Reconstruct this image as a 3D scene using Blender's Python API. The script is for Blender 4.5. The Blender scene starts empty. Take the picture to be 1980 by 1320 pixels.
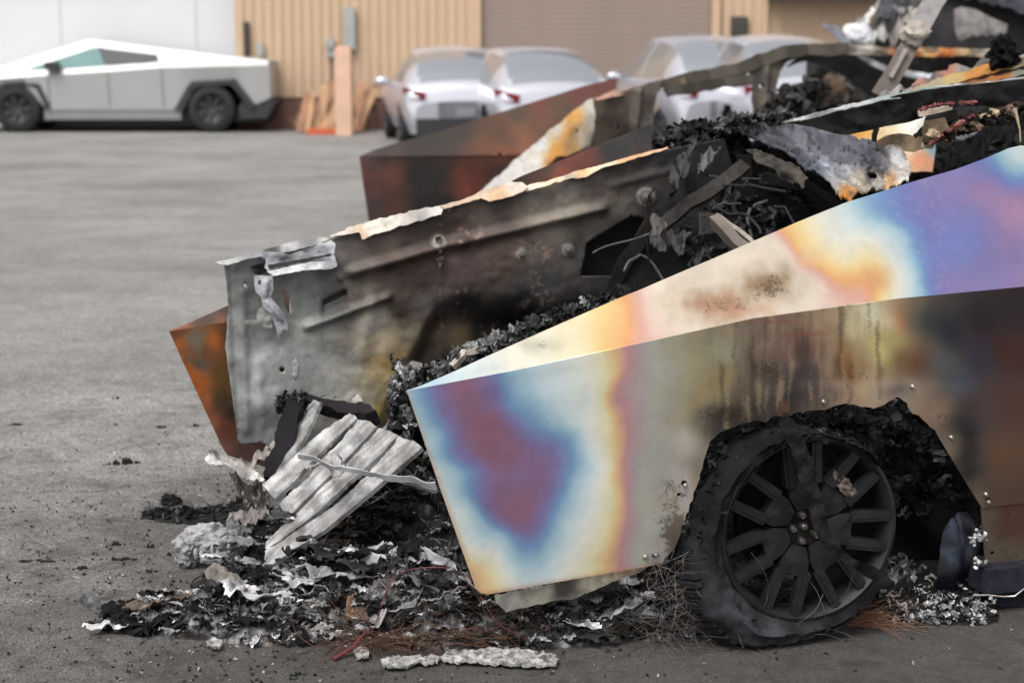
import bpy, math, random
import numpy as np
from mathutils import Vector, Matrix
from mathutils.geometry import delaunay_2d_cdt

random.seed(7); RNG = np.random.default_rng(11)
SC = bpy.context.scene
COL = SC.collection

# ------------------------------------------------------------------ camera, sky, sun, exposure
CAM_H, PITCH, FPX = 1.70, math.radians(9.97), 3300.0
cam_d = bpy.data.cameras.new('camera'); cam = bpy.data.objects.new('camera', cam_d); COL.objects.link(cam)
cam.location = (0, 0, CAM_H); cam.rotation_euler = (math.radians(90)-PITCH, 0, 0)
cam_d.sensor_width = 36; cam_d.lens = FPX/1980*36; cam_d.clip_start = .05; cam_d.clip_end = 2000
cam_d.dof.use_dof = True; cam_d.dof.focus_distance = 5.0; cam_d.dof.aperture_fstop = 2.9; cam_d.dof.aperture_blades = 9
SC.camera = cam
SUN_EL, SUN_AZ = math.radians(59), math.radians(212)      # a veiled sun, high behind the photographer's left shoulder
world = bpy.data.worlds.new('World'); SC.world = world; world.use_nodes = True
nt = world.node_tree; nt.nodes.clear()
sky = nt.nodes.new('ShaderNodeTexSky'); sky.sky_type = 'NISHITA'; sky.sun_disc = False
sky.sun_elevation = SUN_EL; sky.sun_rotation = SUN_AZ; sky.air_density = 1.0; sky.dust_density = 4.0
hs = nt.nodes.new('ShaderNodeHueSaturation'); hs.inputs['Saturation'].default_value = .16
bg = nt.nodes.new('ShaderNodeBackground'); bg.inputs['Strength'].default_value = .15
out = nt.nodes.new('ShaderNodeOutputWorld')
nt.links.new(sky.outputs[0], hs.inputs['Color']); nt.links.new(hs.outputs[0], bg.inputs[0]); nt.links.new(bg.outputs[0], out.inputs[0])
sun_d = bpy.data.lights.new('sun', 'SUN'); sun_d.energy = 1.5; sun_d.angle = math.radians(35); sun_d.color = (1, .97, .93)
sun = bpy.data.objects.new('sun', sun_d); COL.objects.link(sun)
# sky texture: rotation 0 = +Y, clockwise seen from above
sdir = Vector((math.sin(SUN_AZ)*math.cos(SUN_EL), math.cos(SUN_AZ)*math.cos(SUN_EL), math.sin(SUN_EL)))
sun.rotation_euler = sdir.to_track_quat('Z', 'Y').to_euler(); sun.location = sdir*20
SC.view_settings.view_transform = 'Standard'; SC.view_settings.look = 'None'; SC.view_settings.gamma = 1
SC.view_settings.use_curve_mapping = False; SC.view_settings.exposure = 0.6
SC.render.engine = 'CYCLES'; SC.cycles.max_bounces = 6; SC.cycles.use_denoising = True

# ------------------------------------------------------------------ measuring: pixels of the photograph -> points in the place
cP, sP = math.cos(PITCH), math.sin(PITCH)
CO = np.array([0, 0, CAM_H])
def rays(px, py):
    x = (np.asarray(px, float)-990)/FPX; y = -(np.asarray(py, float)-660)/FPX
    x, y = np.broadcast_arrays(x, y)
    return np.stack([x, cP+y*sP, -sP+y*cP], -1)
def hit(px, py, pl):
    P0, n = pl; d = rays(px, py)
    t = ((P0-CO)@n)/(d@n)
    return CO+d*t[..., None]
def at(px, py, Y):
    d = rays(px, py); t = np.asarray(Y, float)/d[..., 1]
    return CO+d*t[..., None]
def gnd(px, py, z=0.0):
    return hit(px, py, (np.array([0, 0, z]), np.array([0, 0, 1.])))
def plane3(a, b, c):
    A, B, Cc = at(*a), at(*b), at(*c); n = np.cross(B-A, Cc-A); n /= np.linalg.norm(n)
    return (A, n)
def V(a): return Vector([float(v) for v in a])

# ------------------------------------------------------------------ noise
_perm = RNG.permutation(512); _grad = RNG.normal(size=(512, 3)); _grad /= np.linalg.norm(_grad, axis=1)[:, None]
def perlin(P):
    P = np.asarray(P, float); I = np.floor(P).astype(int); F = P-I; U = F*F*F*(F*(F*6-15)+10); r = 0
    for a in (0, 1):
        for b in (0, 1):
            for c in (0, 1):
                h = _perm[(_perm[(_perm[(I[..., 0]+a) & 511]+I[..., 1]+b) & 511]+I[..., 2]+c) & 511]
                g = _grad[h]; d = F-np.array([a, b, c])
                w = (U[..., 0] if a else 1-U[..., 0])*(U[..., 1] if b else 1-U[..., 1])*(U[..., 2] if c else 1-U[..., 2])
                r = r+w*(g*d).sum(-1)
    return r*1.4
def fbm(P, o=4, g=.5):
    P = np.asarray(P, float); r = 0; a = 1
    for k in range(o): r = r+a*perlin(P*2**k+k*17.3); a *= g
    return r
def ridged(P, o=4, g=.5):
    P = np.asarray(P, float); r = 0; a = 1
    for k in range(o): r = r+a*(1-2*np.abs(perlin(P*2**k+k*9.1))); a *= g
    return r
def sstep(a, b, x):
    t = np.clip((np.asarray(x, float)-a)/(b-a), 0, 1); return t*t*(3-2*t)

# ------------------------------------------------------------------ colours
def lin(c):
    c = np.asarray(c, float)/255; return np.where(c <= .04045, c/12.92, ((c+.055)/1.055)**2.4)
def blend_pts(px, py, pts, power=3.0, soft=12.0):
    """smooth colour between measured spots: pts = [(px, py, (r,g,b))]"""
    P = np.array([p[:2] for p in pts], float)
    Cc = np.array([np.broadcast_to(p[2], 3) for p in pts], float)
    d2 = (px[:, None]-P[None, :, 0])**2+(py[:, None]-P[None, :, 1])**2+soft**2
    w = d2**(-power/2*1.35); w /= w.sum(1)[:, None]
    return lin(w@Cc)

# ------------------------------------------------------------------ materials
MAT = {}
def new_mat(name, rough=.6, metal=0., spec=.5):
    m = bpy.data.materials.new(name); m.use_nodes = True; b = m.node_tree.nodes['Principled BSDF']
    b.inputs['Roughness'].default_value = rough; b.inputs['Metallic'].default_value = metal
    b.inputs['Specular IOR Level'].default_value = spec
    MAT[name] = m; return m, m.node_tree, b
def nd(t, typ, **kw):
    n = t.nodes.new(typ)
    for k, v in kw.items():
        if k in n.inputs: n.inputs[k].default_value = v
        else: setattr(n, k, v)
    return n
def noise(t, scale, detail=6, rough=.6, vec=None, dist=0.):
    n = nd(t, 'ShaderNodeTexNoise', Scale=scale, Detail=detail, Roughness=rough, Distortion=dist)
    if vec is None:
        tc = t.nodes.get('TC') or t.nodes.new('ShaderNodeTexCoord'); tc.name = 'TC'; vec = tc.outputs['Object']
    t.links.new(vec, n.inputs['Vector']); return n.outputs['Fac']
def stretched(t, s, src='Object'):
    tc = t.nodes.get('TC') or t.nodes.new('ShaderNodeTexCoord'); tc.name = 'TC'
    m = nd(t, 'ShaderNodeMapping'); m.inputs['Scale'].default_value = s
    t.links.new(tc.outputs[src], m.inputs['Vector']); return m.outputs[0]
def rmp(t, fac, stops):
    r = t.nodes.new('ShaderNodeValToRGB'); e = r.color_ramp.elements
    while len(e) < len(stops): e.new(.5)
    for el, (p, c) in zip(e, stops):
        el.position = p; el.color = (*c, 1) if len(c) == 3 else c
    t.links.new(fac, r.inputs[0]); return r.outputs[0]
def mix(t, a, b, f, mode='MIX'):
    m = t.nodes.new('ShaderNodeMix'); m.data_type = 'RGBA'; m.blend_type = mode
    for s, v in ((6, a), (7, b), (0, f)):
        if hasattr(v, 'is_linked') or hasattr(v, 'links'): t.links.new(v, m.inputs[s])
        elif s == 0: m.inputs[0].default_value = v
        else: m.inputs[s].default_value = (*v, 1) if len(v) == 3 else v
    return m.outputs[2]
def mth(t, op, a, b=0.):
    m = t.nodes.new('ShaderNodeMath'); m.operation = op
    for i, v in enumerate((a, b)):
        if hasattr(v, 'links'): t.links.new(v, m.inputs[i])
        else: m.inputs[i].default_value = v
    return m.outputs[0]
def bump(t, b, h, strength=.4, dist=.01):
    n = nd(t, 'ShaderNodeBump', Strength=strength, Distance=dist); t.links.new(h, n.inputs['Height']); t.links.new(n.outputs[0], b.inputs['Normal'])
def G(v): return (v, v, v)

def attr_mat(name, rough, metal, spec=.5, grain=14., amount=.25, bstr=.35, bdist=.006, speck=(.05, .03, .018), speckscale=60, brushed=None, roughvar=.12):
    """colour from the mesh (Col), fine grain and wear from noise; Col alpha = how thickly the soot specks sit"""
    m, t, b = new_mat(name, rough, metal, spec)
    a = nd(t, 'ShaderNodeAttribute'); a.attribute_name = 'Col'
    n1 = noise(t, grain, 8, .65); n2 = noise(t, grain*7, 5, .7)
    v = mth(t, 'ADD', mth(t, 'MULTIPLY', n1, .6), mth(t, 'MULTIPLY', n2, .4))
    val = rmp(t, v, [(.32, G(1-amount*1.5)), (.5, G(1.)), (.68, G(1+amount))])
    c = mix(t, a.outputs['Color'], val, 1., 'MULTIPLY')
    sp = mth(t, 'ADD', mth(t, 'MULTIPLY', noise(t, speckscale, 8, .75), .45), mth(t, 'MULTIPLY', noise(t, speckscale*.22, 8, .75, dist=.5), .55))
    thr = mth(t, 'SUBTRACT', mth(t, 'ADD', sp, mth(t, 'MULTIPLY', a.outputs['Alpha'], .42)), .70)
    msk = mth(t, 'MINIMUM', mth(t, 'MAXIMUM', mth(t, 'MULTIPLY', thr, 9.), 0.), .72)
    c = mix(t, c, speck, msk)
    t.links.new(c, b.inputs['Base Color'])
    r = mth(t, 'ADD', mth(t, 'MULTIPLY', mth(t, 'SUBTRACT', n1, .5), roughvar*4), rough); t.links.new(r, b.inputs['Roughness'])
    h = v
    if brushed:
        bn = noise(t, 1., 4, .6, stretched(t, brushed)); h = mth(t, 'ADD', mth(t, 'MULTIPLY', v, .5), mth(t, 'MULTIPLY', bn, .5))
    bump(t, b, h, bstr, bdist); return m
attr_mat('tinted_steel', .40, .38, grain=5, amount=.09, bstr=.12, bdist=.003, speckscale=150, roughvar=.05)
attr_mat('scorched_panel', .62, .25, grain=11, amount=.26, bstr=.4, bdist=.006)
attr_mat('ash_metal', .7, .15, grain=24, amount=.30, bstr=.6, bdist=.006, speck=(.03, .028, .027))
attr_mat('char', .8, 0., spec=.14, grain=30, amount=.5, bstr=.9, bdist=.010, speck=(.012, .011, .011))
attr_mat('ash', .95, 0., spec=.1, grain=45, amount=.45, bstr=1., bdist=.012, speck=(.02, .019, .02), speckscale=55)
attr_mat('channel_metal', .55, .3, grain=30, amount=.22, bstr=.25, bdist=.003, speck=(.03, .028, .03), speckscale=90)
attr_mat('melted_sheet', .27, .5, grain=9, amount=.35, bstr=.6, bdist=.008, speck=(.02, .02, .022), speckscale=35)

def flat_mat(name, col, rough=.6, metal=0., spec=.5, amount=.15, grain=8., bstr=.15, bdist=.004):
    m, t, b = new_mat(name, rough, metal, spec)
    n1 = noise(t, grain, 8, .65)
    t.links.new(mix(t, (*col,), rmp(t, n1, [(.3, G(1-amount)), (.7, G(1+amount))]), 1., 'MULTIPLY'), b.inputs['Base Color'])
    if bstr: bump(t, b, n1, bstr, bdist)
    return m
flat_mat('black_char', (.012, .011, .011), .8, 0, .15, .6, 25, .9, .012)
flat_mat('burnt_rubber', (.013, .0125, .015), .58, 0, .4, .5, 22, .5, .006)
flat_mat('burnt_rim', (.016, .0155, .018), .5, .25, .45, .5, 20, .35, .003)
flat_mat('nut_metal', (.30, .28, .25), .35, .9, .5, .3, 60)
flat_mat('bare_bolt', (.42, .40, .38), .35, .8, .5, .3, 60)
flat_mat('copper_wire', (.10, .052, .032), .5, .5, .5, .4, 20, 0)
flat_mat('grey_wire', (.10, .09, .085), .6, .2, .5, .5, 20, 0)
flat_mat('pale_fibre', (.26, .25, .25), .9, 0, .2, .6, 14, 0)
flat_mat('red_wire', (.11, .025, .028), .6, 0, .4, .4, 20, 0)
flat_mat('pink_wire', (.42, .15, .16), .7, 0, .3, .3, 20, 0)
flat_mat('shield_metal', (.045, .05, .065), .3, .8, .5, .5, 6, .3, .01)

# ------------------------------------------------------------------ objects
def put(o, parent=None, label=None, cat=None, group=None, kind=None):
    COL.objects.link(o)
    if parent is not None: o.parent = parent
    if label: o['label'] = label
    if cat: o['category'] = cat
    if group: o['group'] = group
    if kind: o['kind'] = kind
    return o
def thing(name, label, cat, loc=(0, 0, 0), group=None):
    o = bpy.data.objects.new(name, None); o.empty_display_size = .1; o.location = [float(v) for v in loc]
    return put(o, None, label, cat, group)
def mesh_obj(name, verts, faces, mat, parent=None, cols=None, smooth=True, angle=None, **kw):
    """verts in world space; when parented the object still stands where it is"""
    verts = np.asarray(verts, float); origin = verts.mean(0) if parent is None else np.zeros(3)
    if parent is None and kw.get('kind') == 'structure': origin = np.zeros(3)
    if parent is None: origin = origin.copy(); origin[2] = verts[:, 2].min() if kw.get('kind') != 'structure' else 0
    if parent is not None:
        p = parent; origin = np.zeros(3)
        while p is not None: origin = origin+np.array(p.location); p = p.parent
    v = verts-origin
    me = bpy.data.meshes.new(name); me.from_pydata(v.tolist(), [], [tuple(int(i) for i in f) for f in faces])
    me.materials.append(MAT[mat])
    if cols is not None:
        cols = np.asarray(cols, float)
        if cols.shape[1] == 3: cols = np.concatenate([cols, np.zeros((len(cols), 1))], 1)
        ca = me.color_attributes.new('Col', 'FLOAT_COLOR', 'POINT'); ca.data.foreach_set('color', cols.astype(np.float32).ravel())
    if smooth:
        me.polygons.foreach_set('use_smooth', [True]*len(me.polygons))
        me.update()
        if angle: me.set_sharp_from_angle(angle=math.radians(angle))
    me.validate(); me.update()
    o = bpy.data.objects.new(name, me); put(o, parent, **kw)
    if parent is None: o.location = [float(x) for x in origin]
    return o
class MB:
    def __init__(s): s.v = []; s.f = []; s.c = []; s.n = 0
    def add(s, v, f, c=None):
        v = np.asarray(v, float).reshape(-1, 3); s.v.append(v); s.f += [tuple(i+s.n for i in q) for q in f]; s.n += len(v)
        c = np.array([.1, .1, .1, 0]) if c is None else np.asarray(c, float)
        if c.ndim == 1: c = np.tile(c if len(c) == 4 else np.append(c, 0), (len(v), 1))
        elif c.shape[1] == 3: c = np.concatenate([c, np.zeros((len(c), 1))], 1)
        s.c.append(c); return s
    def box(s, c, size, ax=None, col=None):
        ax = np.eye(3) if ax is None else np.asarray(ax); h = np.asarray(size)/2
        v = [np.asarray(c)+sx*h[0]*ax[0]+sy*h[1]*ax[1]+sz*h[2]*ax[2] for sx in (-1, 1) for sy in (-1, 1) for sz in (-1, 1)]
        return s.add(v, [(0, 1, 3, 2), (4, 6, 7, 5), (0, 4, 5, 1), (2, 3, 7, 6), (0, 2, 6, 4), (1, 5, 7, 3)], col)
    def beam(s, pts, w, h, col=None, up=(0, 0, 1), rough=0., seg=.05):
        """box-section bar along a polyline, w and h may be per-point"""
        pts = np.asarray(pts, float); n0 = len(pts); w = np.broadcast_to(w, n0).astype(float); h = np.broadcast_to(h, n0).astype(float)
        colv = None if col is None else np.asarray(col, float)
        if colv is not None and colv.ndim == 1: colv = np.tile(colv, (n0, 1))
        P, W, H, Cc = [], [], [], []
        for i in range(n0-1):
            k = max(1, int(np.linalg.norm(pts[i+1]-pts[i])/seg))
            for j in range(k+(i == n0-2)):
                t = j/k; P.append(pts[i]*(1-t)+pts[i+1]*t); W.append(w[i]*(1-t)+w[i+1]*t); H.append(h[i]*(1-t)+h[i+1]*t)
                if colv is not None: Cc.append(colv[i]*(1-t)+colv[i+1]*t)
        P = np.array(P); up = np.asarray(up, float); v = []; c = []; f = []
        T = np.gradient(P, axis=0) if len(P) > 1 else None
        for i in range(len(P)):
            t = T[i]/np.linalg.norm(T[i]); a = np.cross(t, up); a /= np.linalg.norm(a)+1e-9; b = np.cross(a, t)
            for sx, sy in ((-1, -1), (1, -1), (1, 1), (-1, 1)):
                v.append(P[i]+a*sx*W[i]/2+b*sy*H[i]/2)
                if colv is not None: c.append(Cc[i])
            if i: f += [(4*i-4+k, 4*i-4+(k+1) % 4, 4*i+(k+1) % 4, 4*i+k) for k in range(4)]
        L = len(P)*4; f += [(0, 3, 2, 1), (L-4, L-3, L-2, L-1)]; v = np.array(v)
        if rough: v = v+rough*np.stack([fbm(v*9+5, 3), fbm(v*9+55, 3), fbm(v*9+105, 3)], -1)
        return s.add(v, f, np.array(c) if colv is not None else None)
    def tube(s, pts, r, sides=5, col=None):
        pts = np.asarray(pts, float); r = np.broadcast_to(r, len(pts)); T = np.gradient(pts, axis=0); v = []; f = []
        for i in range(len(pts)):
            t = T[i]/(np.linalg.norm(T[i])+1e-12); a = np.cross(t, [.13, .27, .95]); a /= np.linalg.norm(a)+1e-9; b = np.cross(t, a)
            for k in range(sides):
                q = 2*math.pi*k/sides; v.append(pts[i]+r[i]*(a*math.cos(q)+b*math.sin(q)))
            if i: f += [(sides*(i-1)+k, sides*(i-1)+(k+1) % sides, sides*i+(k+1) % sides, sides*i+k) for k in range(sides)]
        f += [tuple(range(sides))[::-1], tuple(sides*(len(pts)-1)+k for k in range(sides))]
        return s.add(v, f, col)
    def lathe(s, prof, centre, axis, n=32, col=None, closed=False):
        """prof: (radius, along) rows, revolved about the axis"""
        axis = np.asarray(axis, float)/np.linalg.norm(axis); a = np.cross(axis, [0, 0, 1.]); a = a if np.linalg.norm(a) > .1 else np.array([1., 0, 0]); a /= np.linalg.norm(a); b = np.cross(axis, a)
        v = []; f = []; m = len(prof)
        for k in range(n):
            q = 2*math.pi*k/n; d = a*math.cos(q)+b*math.sin(q)
            for r, z in prof: v.append(np.asarray(centre)+d*r+axis*z)
            for j in range(m-1 if not closed else m):
                j2 = (j+1) % m; k2 = (k+1) % n; f.append((k*m+j, k*m+j2, k2*m+j2, k2*m+j))
        return s.add(v, f, col)
    def lump(s, c, r, col=None, amp=.35, freq=3., level=2, flat=1.):
        v, f = ICO[level]; v = v.copy(); rr = 1+amp*fbm(v*freq*.5+RNG.uniform(0, 50, 3), 3)
        v = v*rr[:, None]*np.asarray(r)*np.array([1, 1, flat]); v = v+np.asarray(c)
        return s.add(v, f, col)
    def crumple(s, c, size, g, r, tilt=.5, n=13, amp=.3, edge=.5, flat=1., asp=None, axis=None):
        """a scrap of scorched sheet folded and torn: ragged outline, creased surface"""
        u, v = np.meshgrid(np.linspace(-1, 1, n), np.linspace(-1, 1, n)); sd = r.uniform(0, 90, 3)
        ax = r.normal(size=3)*np.array([1, 1, tilt]) if axis is None else np.asarray(axis)+r.normal(size=3)*.22; ax /= np.linalg.norm(ax); up = np.array([0, 0, 1.])+r.normal(size=3)*tilt; bx_ = np.cross(up, ax); bx_ /= np.linalg.norm(bx_); nn = np.cross(ax, bx_); asp = asp or r.uniform(.4, .9)
        Q = np.stack([u*1.1, v*1.1*asp, u*0], -1)+sd; h = amp*(ridged(Q*1.3, 4, .6)-1.)+.45*amp*fbm(Q*.8+7, 2)
        wx = .25*fbm(Q*1.1+31, 2); P = np.asarray(c)+size*((u+wx)[..., None]*ax+(v*asp+wx*.5)[..., None]*bx_+h[..., None]*nn*flat)
        d = np.sqrt(u*u+v*v)+.45*fbm(Q*2.1+50, 3); keep = d < .95; idx = np.arange(n*n).reshape(n, n)
        kk = keep[:-1, :-1] & keep[1:, :-1] & keep[1:, 1:] & keep[:-1, 1:]; F = np.stack([idx[:-1, :-1][kk], idx[:-1, 1:][kk], idx[1:, 1:][kk], idx[1:, :-1][kk]], -1)
        if len(F) < 6: return s
        used = np.unique(F); mp = -np.ones(n*n, int); mp[used] = np.arange(len(used)); V_ = P.reshape(-1, 3)[used]; V_[:, 2] = np.maximum(V_[:, 2], .003)
        ed = sstep(.45, .95, d.ravel()[used]); gg = np.asarray(g)[None]*(1+.9*fbm(Q.reshape(-1, 3)[used]*3, 3))[:, None].clip(.25, 2)*(1+edge*ed[:, None]); F = mp[F]; m_ = len(V_); N_ = nn*size*.03
        cnt = set(); [cnt.add((int(f[i]), int(f[(i+1) % 4]))) for f in F for i in range(4)]
        side = [(b, a, a+m_, b+m_) for a, b in cnt if (b, a) not in cnt]
        return s.add(np.concatenate([V_, V_-N_]), [tuple(f) for f in F]+[tuple(f[::-1]+m_) for f in F]+side, np.concatenate([gg, gg*.8]))
    def build(s, name, mat, parent=None, smooth=True, angle=40, **kw):
        return mesh_obj(name, np.concatenate(s.v), s.f, mat, parent, np.concatenate(s.c), smooth, angle, **kw)
def _ico(level):
    p = (1+5**.5)/2
    v = [(-1, p, 0), (1, p, 0), (-1, -p, 0), (1, -p, 0), (0, -1, p), (0, 1, p), (0, -1, -p), (0, 1, -p), (p, 0, -1), (p, 0, 1), (-p, 0, -1), (-p, 0, 1)]
    f = [(0, 11, 5), (0, 5, 1), (0, 1, 7), (0, 7, 10), (0, 10, 11), (1, 5, 9), (5, 11, 4), (11, 10, 2), (10, 7, 6), (7, 1, 8), (3, 9, 4), (3, 4, 2), (3, 2, 6), (3, 6, 8), (3, 8, 9), (4, 9, 5), (2, 4, 11), (6, 2, 10), (8, 6, 7), (9, 8, 1)]
    v = [np.array(x)/np.linalg.norm(x) for x in v]
    for _ in range(level-1):
        mid = {}; nf = []
        def m(a, b):
            k = (min(a, b), max(a, b))
            if k not in mid:
                q = v[a]+v[b]; v.append(q/np.linalg.norm(q)); mid[k] = len(v)-1
            return mid[k]
        for a, b, c in f:
            x, y, z = m(a, b), m(b, c), m(c, a); nf += [(a, x, z), (b, y, x), (c, z, y), (x, y, z)]
        f = nf
    return np.array(v), f
ICO = {k: _ico(k) for k in (1, 2, 3, 4)}

def in_poly(x, y, poly):
    x = np.asarray(x); y = np.asarray(y); ins = np.zeros(x.shape, bool); n = len(poly)
    for i in range(n):
        x1, y1 = poly[i]; x2, y2 = poly[(i+1) % n]
        if y1 == y2: continue
        c = ((y1 > y) != (y2 > y)) & (x < (x2-x1)*(y-y1)/(y2-y1)+x1); ins ^= c
    return ins
def densify(poly, step, jag=0., closed=True):
    o = []; n = len(poly)
    for i in range(n if closed else n-1):
        a = np.array(poly[i], float); b = np.array(poly[(i+1) % n], float); L = np.linalg.norm(b-a); k = max(1, int(round(L/step)))
        for j in range(k):
            p = a+(b-a)*j/k
            if jag and j: nn = np.array([-(b-a)[1], (b-a)[0]])/max(L, 1e-6); p = p+nn*jag*float(perlin(np.array([[p[0]*.09, p[1]*.09, 3.]]))[0]*1.2+RNG.uniform(-.25, .25))
            o.append(p)
    return np.array(o)
def surf_of(s): return s if callable(s) else (lambda x, y, _s=s: hit(x, y, _s))
def sheet(name, outline, surf, mat, parent=None, step=8, thick=.002, col=None, alpha=None, relief=None, holes=(), jag=0., angle=50, curl=None, **kw):
    """a sheet of metal: its outline in photograph pixels is laid on a real surface of the place; relief(px, py) in metres stands off it"""
    surf = surf_of(surf); ring = densify(outline, step, jag); hr = [densify(h, max(step*.6, 2), 0) for h in holes]
    x0, y0 = ring.min(0); x1, y1 = ring.max(0)
    gx, gy = np.meshgrid(np.arange(x0+step*.5, x1, step), np.arange(y0+step*.5, y1, step*.87))
    gx = gx+(np.arange(gx.shape[0]) % 2)[:, None]*step*.5; g = np.stack([gx.ravel(), gy.ravel()], -1)+RNG.uniform(-.12, .12, (gx.size, 2))*step
    keep = in_poly(g[:, 0], g[:, 1], ring)
    for h in hr: keep &= ~in_poly(g[:, 0], g[:, 1], h)
    g = g[keep]; allr = np.concatenate([ring]+hr)
    ok = np.ones(len(g), bool)
    for i in range(0, len(g), 4000):
        d = np.sqrt(((g[i:i+4000, None]-allr[None])**2).sum(-1)).min(1); ok[i:i+4000] = d > step*.42
    g = g[ok]
    pts = np.concatenate([allr, g]); ed = []; k = 0
    for r in [ring]+hr: n = len(r); ed += [(k+i, k+(i+1) % n) for i in range(n)]; k += n
    vv, _, ff, _, _, _ = delaunay_2d_cdt([Vector((float(a), float(b))) for a, b in pts], ed, [], 0, 1e-4)
    q = np.array([(v.x, v.y) for v in vv]); F = np.array([f for f in ff if len(f) == 3])
    c = q[F].mean(1); m = in_poly(c[:, 0], c[:, 1], ring)
    for h in hr: m &= ~in_poly(c[:, 0], c[:, 1], h)
    F = F[m]; px, py = q[:, 0], q[:, 1]
    P = surf(px, py); e = 2.
    du = surf(px+e, py)-surf(px-e, py); dv = surf(px, py+e)-surf(px, py-e); N = np.cross(du, dv); N /= np.linalg.norm(N, axis=1)[:, None]
    flip = ((CO-P)*N).sum(1) < 0; N[flip] *= -1
    if relief is not None: P = P+N*np.asarray(relief(px, py))[:, None]
    # winding towards the camera
    a, b, cc = P[F[:, 0]], P[F[:, 1]], P[F[:, 2]]; fn = np.cross(b-a, cc-a); s = (fn*N[F[:, 0]]).sum(1) < 0
    F[s] = F[s][:, ::-1]
    col_v = np.full((len(px), 3), .2) if col is None else (np.tile(lin(col), (len(px), 1)) if not callable(col) else np.asarray(col(px, py)))
    al = np.zeros(len(px)) if alpha is None else (np.full(len(px), float(alpha)) if not callable(alpha) else np.asarray(alpha(px, py)))
    cv = np.concatenate([col_v, al[:, None]], 1)
    n = len(P); faces = [tuple(f) for f in F]
    if thick:
        Pb = P-N*thick; cnt = {}
        for f in F:
            for i in range(3):
                a, b = int(f[i]), int(f[(i+1) % 3]); cnt[(a, b)] = 1
        side = [(b, a, a+n, b+n) for (a, b) in cnt if (b, a) not in cnt]
        faces += [tuple(f[::-1]+n) for f in F]+side; P = np.concatenate([P, Pb]); cv = np.concatenate([cv, cv])
    return mesh_obj(name, P, faces, mat, parent, cv, True, angle, **kw)
def ctrl(pts, k=1.0, **a): return lambda x, y: blend_pts(x, y, pts, **a)*k
def ribs(x, y, segs):
    """pressed ribs: (x1,y1,x2,y2,half width px,height m)"""
    r = np.zeros_like(x)
    for x1, y1, x2, y2, w, h in segs:
        dx, dy = x2-x1, y2-y1; L = math.hypot(dx, dy); u = ((x-x1)*dx+(y-y1)*dy)/L; v = ((x-x1)*-dy+(y-y1)*dx)/L
        m = sstep(-w, w, u)*(1-sstep(L-w, L+w, u))
        r = r+h*m*np.exp(-(v/w)**2*1.2)
    return r
def bosses(x, y, lst):
    r = np.zeros_like(x)
    for cx, cy, w, h in lst:
        d = np.hypot(x-cx, y-cy)/w; r = r+h*np.exp(-d**2*1.5)-h*.8*np.exp(-(d*2.6)**2)
    return r

# ================================================================== THE SETTING
def ground_mat():
    m, t, b = new_mat('asphalt', .78, 0, .35)
    big = noise(t, .35, 5, .6); mid = noise(t, 2.2, 6, .65, dist=.4); fine = noise(t, 170, 4, .7); med = noise(t, 14, 5, .7, dist=.6); pat = noise(t, 1., 4, .6, stretched(t, (.5, 1.0, 1)))
    c = rmp(t, mid, [(.3, (.205, .197, .186)), (.5, (.245, .236, .224)), (.7, (.275, .265, .25))])
    c = mix(t, c, rmp(t, pat, [(.35, G(.86)), (.52, G(1.)), (.7, G(1.07))]), 1., 'MULTIPLY')
    c = mix(t, c, rmp(t, big, [(.35, G(.78)), (.6, G(1.12))]), 1., 'MULTIPLY')
    c = mix(t, c, rmp(t, med, [(.3, G(.80)), (.5, G(1.)), (.72, G(1.16))]), 1., 'MULTIPLY')
    vor = nd(t, 'ShaderNodeTexVoronoi', Scale=140.); t.links.new(t.nodes['TC'].outputs['Object'], vor.inputs['Vector'])
    stone = rmp(t, vor.outputs['Color'], [(.1, G(.42)), (.5, G(.95)), (.86, G(1.25)), (.97, G(2.3))])
    c = mix(t, c, stone, 1., 'MULTIPLY')
    c = mix(t, c, rmp(t, fine, [(.3, G(.6)), (.7, G(1.35))]), .7, 'MULTIPLY')
    # soot washed over the asphalt round the wreck, and its reddish mud
    sp = nd(t, 'ShaderNodeVectorMath', operation='DISTANCE'); t.links.new(t.nodes['TC'].outputs['Object'], sp.inputs[0]); sp.inputs[1].default_value = (.35, 4.6, 0)
    dd = mth(t, 'ADD', sp.outputs['Value'], mth(t, 'MULTIPLY', mth(t, 'SUBTRACT', noise(t, 1.7, 7, .7, dist=.5), .5), 2.4))
    mr = nd(t, 'ShaderNodeMapRange'); mr.inputs[1].default_value = 1.1; mr.inputs[2].default_value = 3.0; mr.inputs[3].default_value = 1; mr.inputs[4].default_value = 0
    t.links.new(dd, mr.inputs[0])
    c = mix(t, c, (.036, .031, .028), mth(t, 'MULTIPLY', mr.outputs[0], .84))
    sm = noise(t, 5, 10, .78, dist=1.0); smk = rmp(t, sm, [(.49, G(0)), (.64, G(1))])
    mr2 = nd(t, 'ShaderNodeMapRange'); mr2.inputs[1].default_value = 1.4; mr2.inputs[2].default_value = 7; mr2.inputs[3].default_value = 1.; mr2.inputs[4].default_value = 0; t.links.new(sp.outputs['Value'], mr2.inputs[0])
    c = mix(t, c, (.035, .032, .03), mth(t, 'MULTIPLY', smk, mr2.outputs[0]))
    t.links.new(c, b.inputs['Base Color'])
    h = mth(t, 'ADD', mth(t, 'MULTIPLY', vor.outputs['Distance'], 1.2), mth(t, 'MULTIPLY', fine, .8)); bump(t, b, h, .8, .006)
ground_mat()
def grid(x0, x1, y0, y1, nx, ny, fz):
    X, Y = np.meshgrid(np.linspace(x0, x1, nx), np.linspace(y0, y1, ny)); Z = fz(X, Y)
    f = [(j*nx+i, j*nx+i+1, (j+1)*nx+i+1, (j+1)*nx+i) for j in range(ny-1) for i in range(nx-1)]
    return np.stack([X.ravel(), Y.ravel(), Z.ravel()], -1), f
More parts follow.
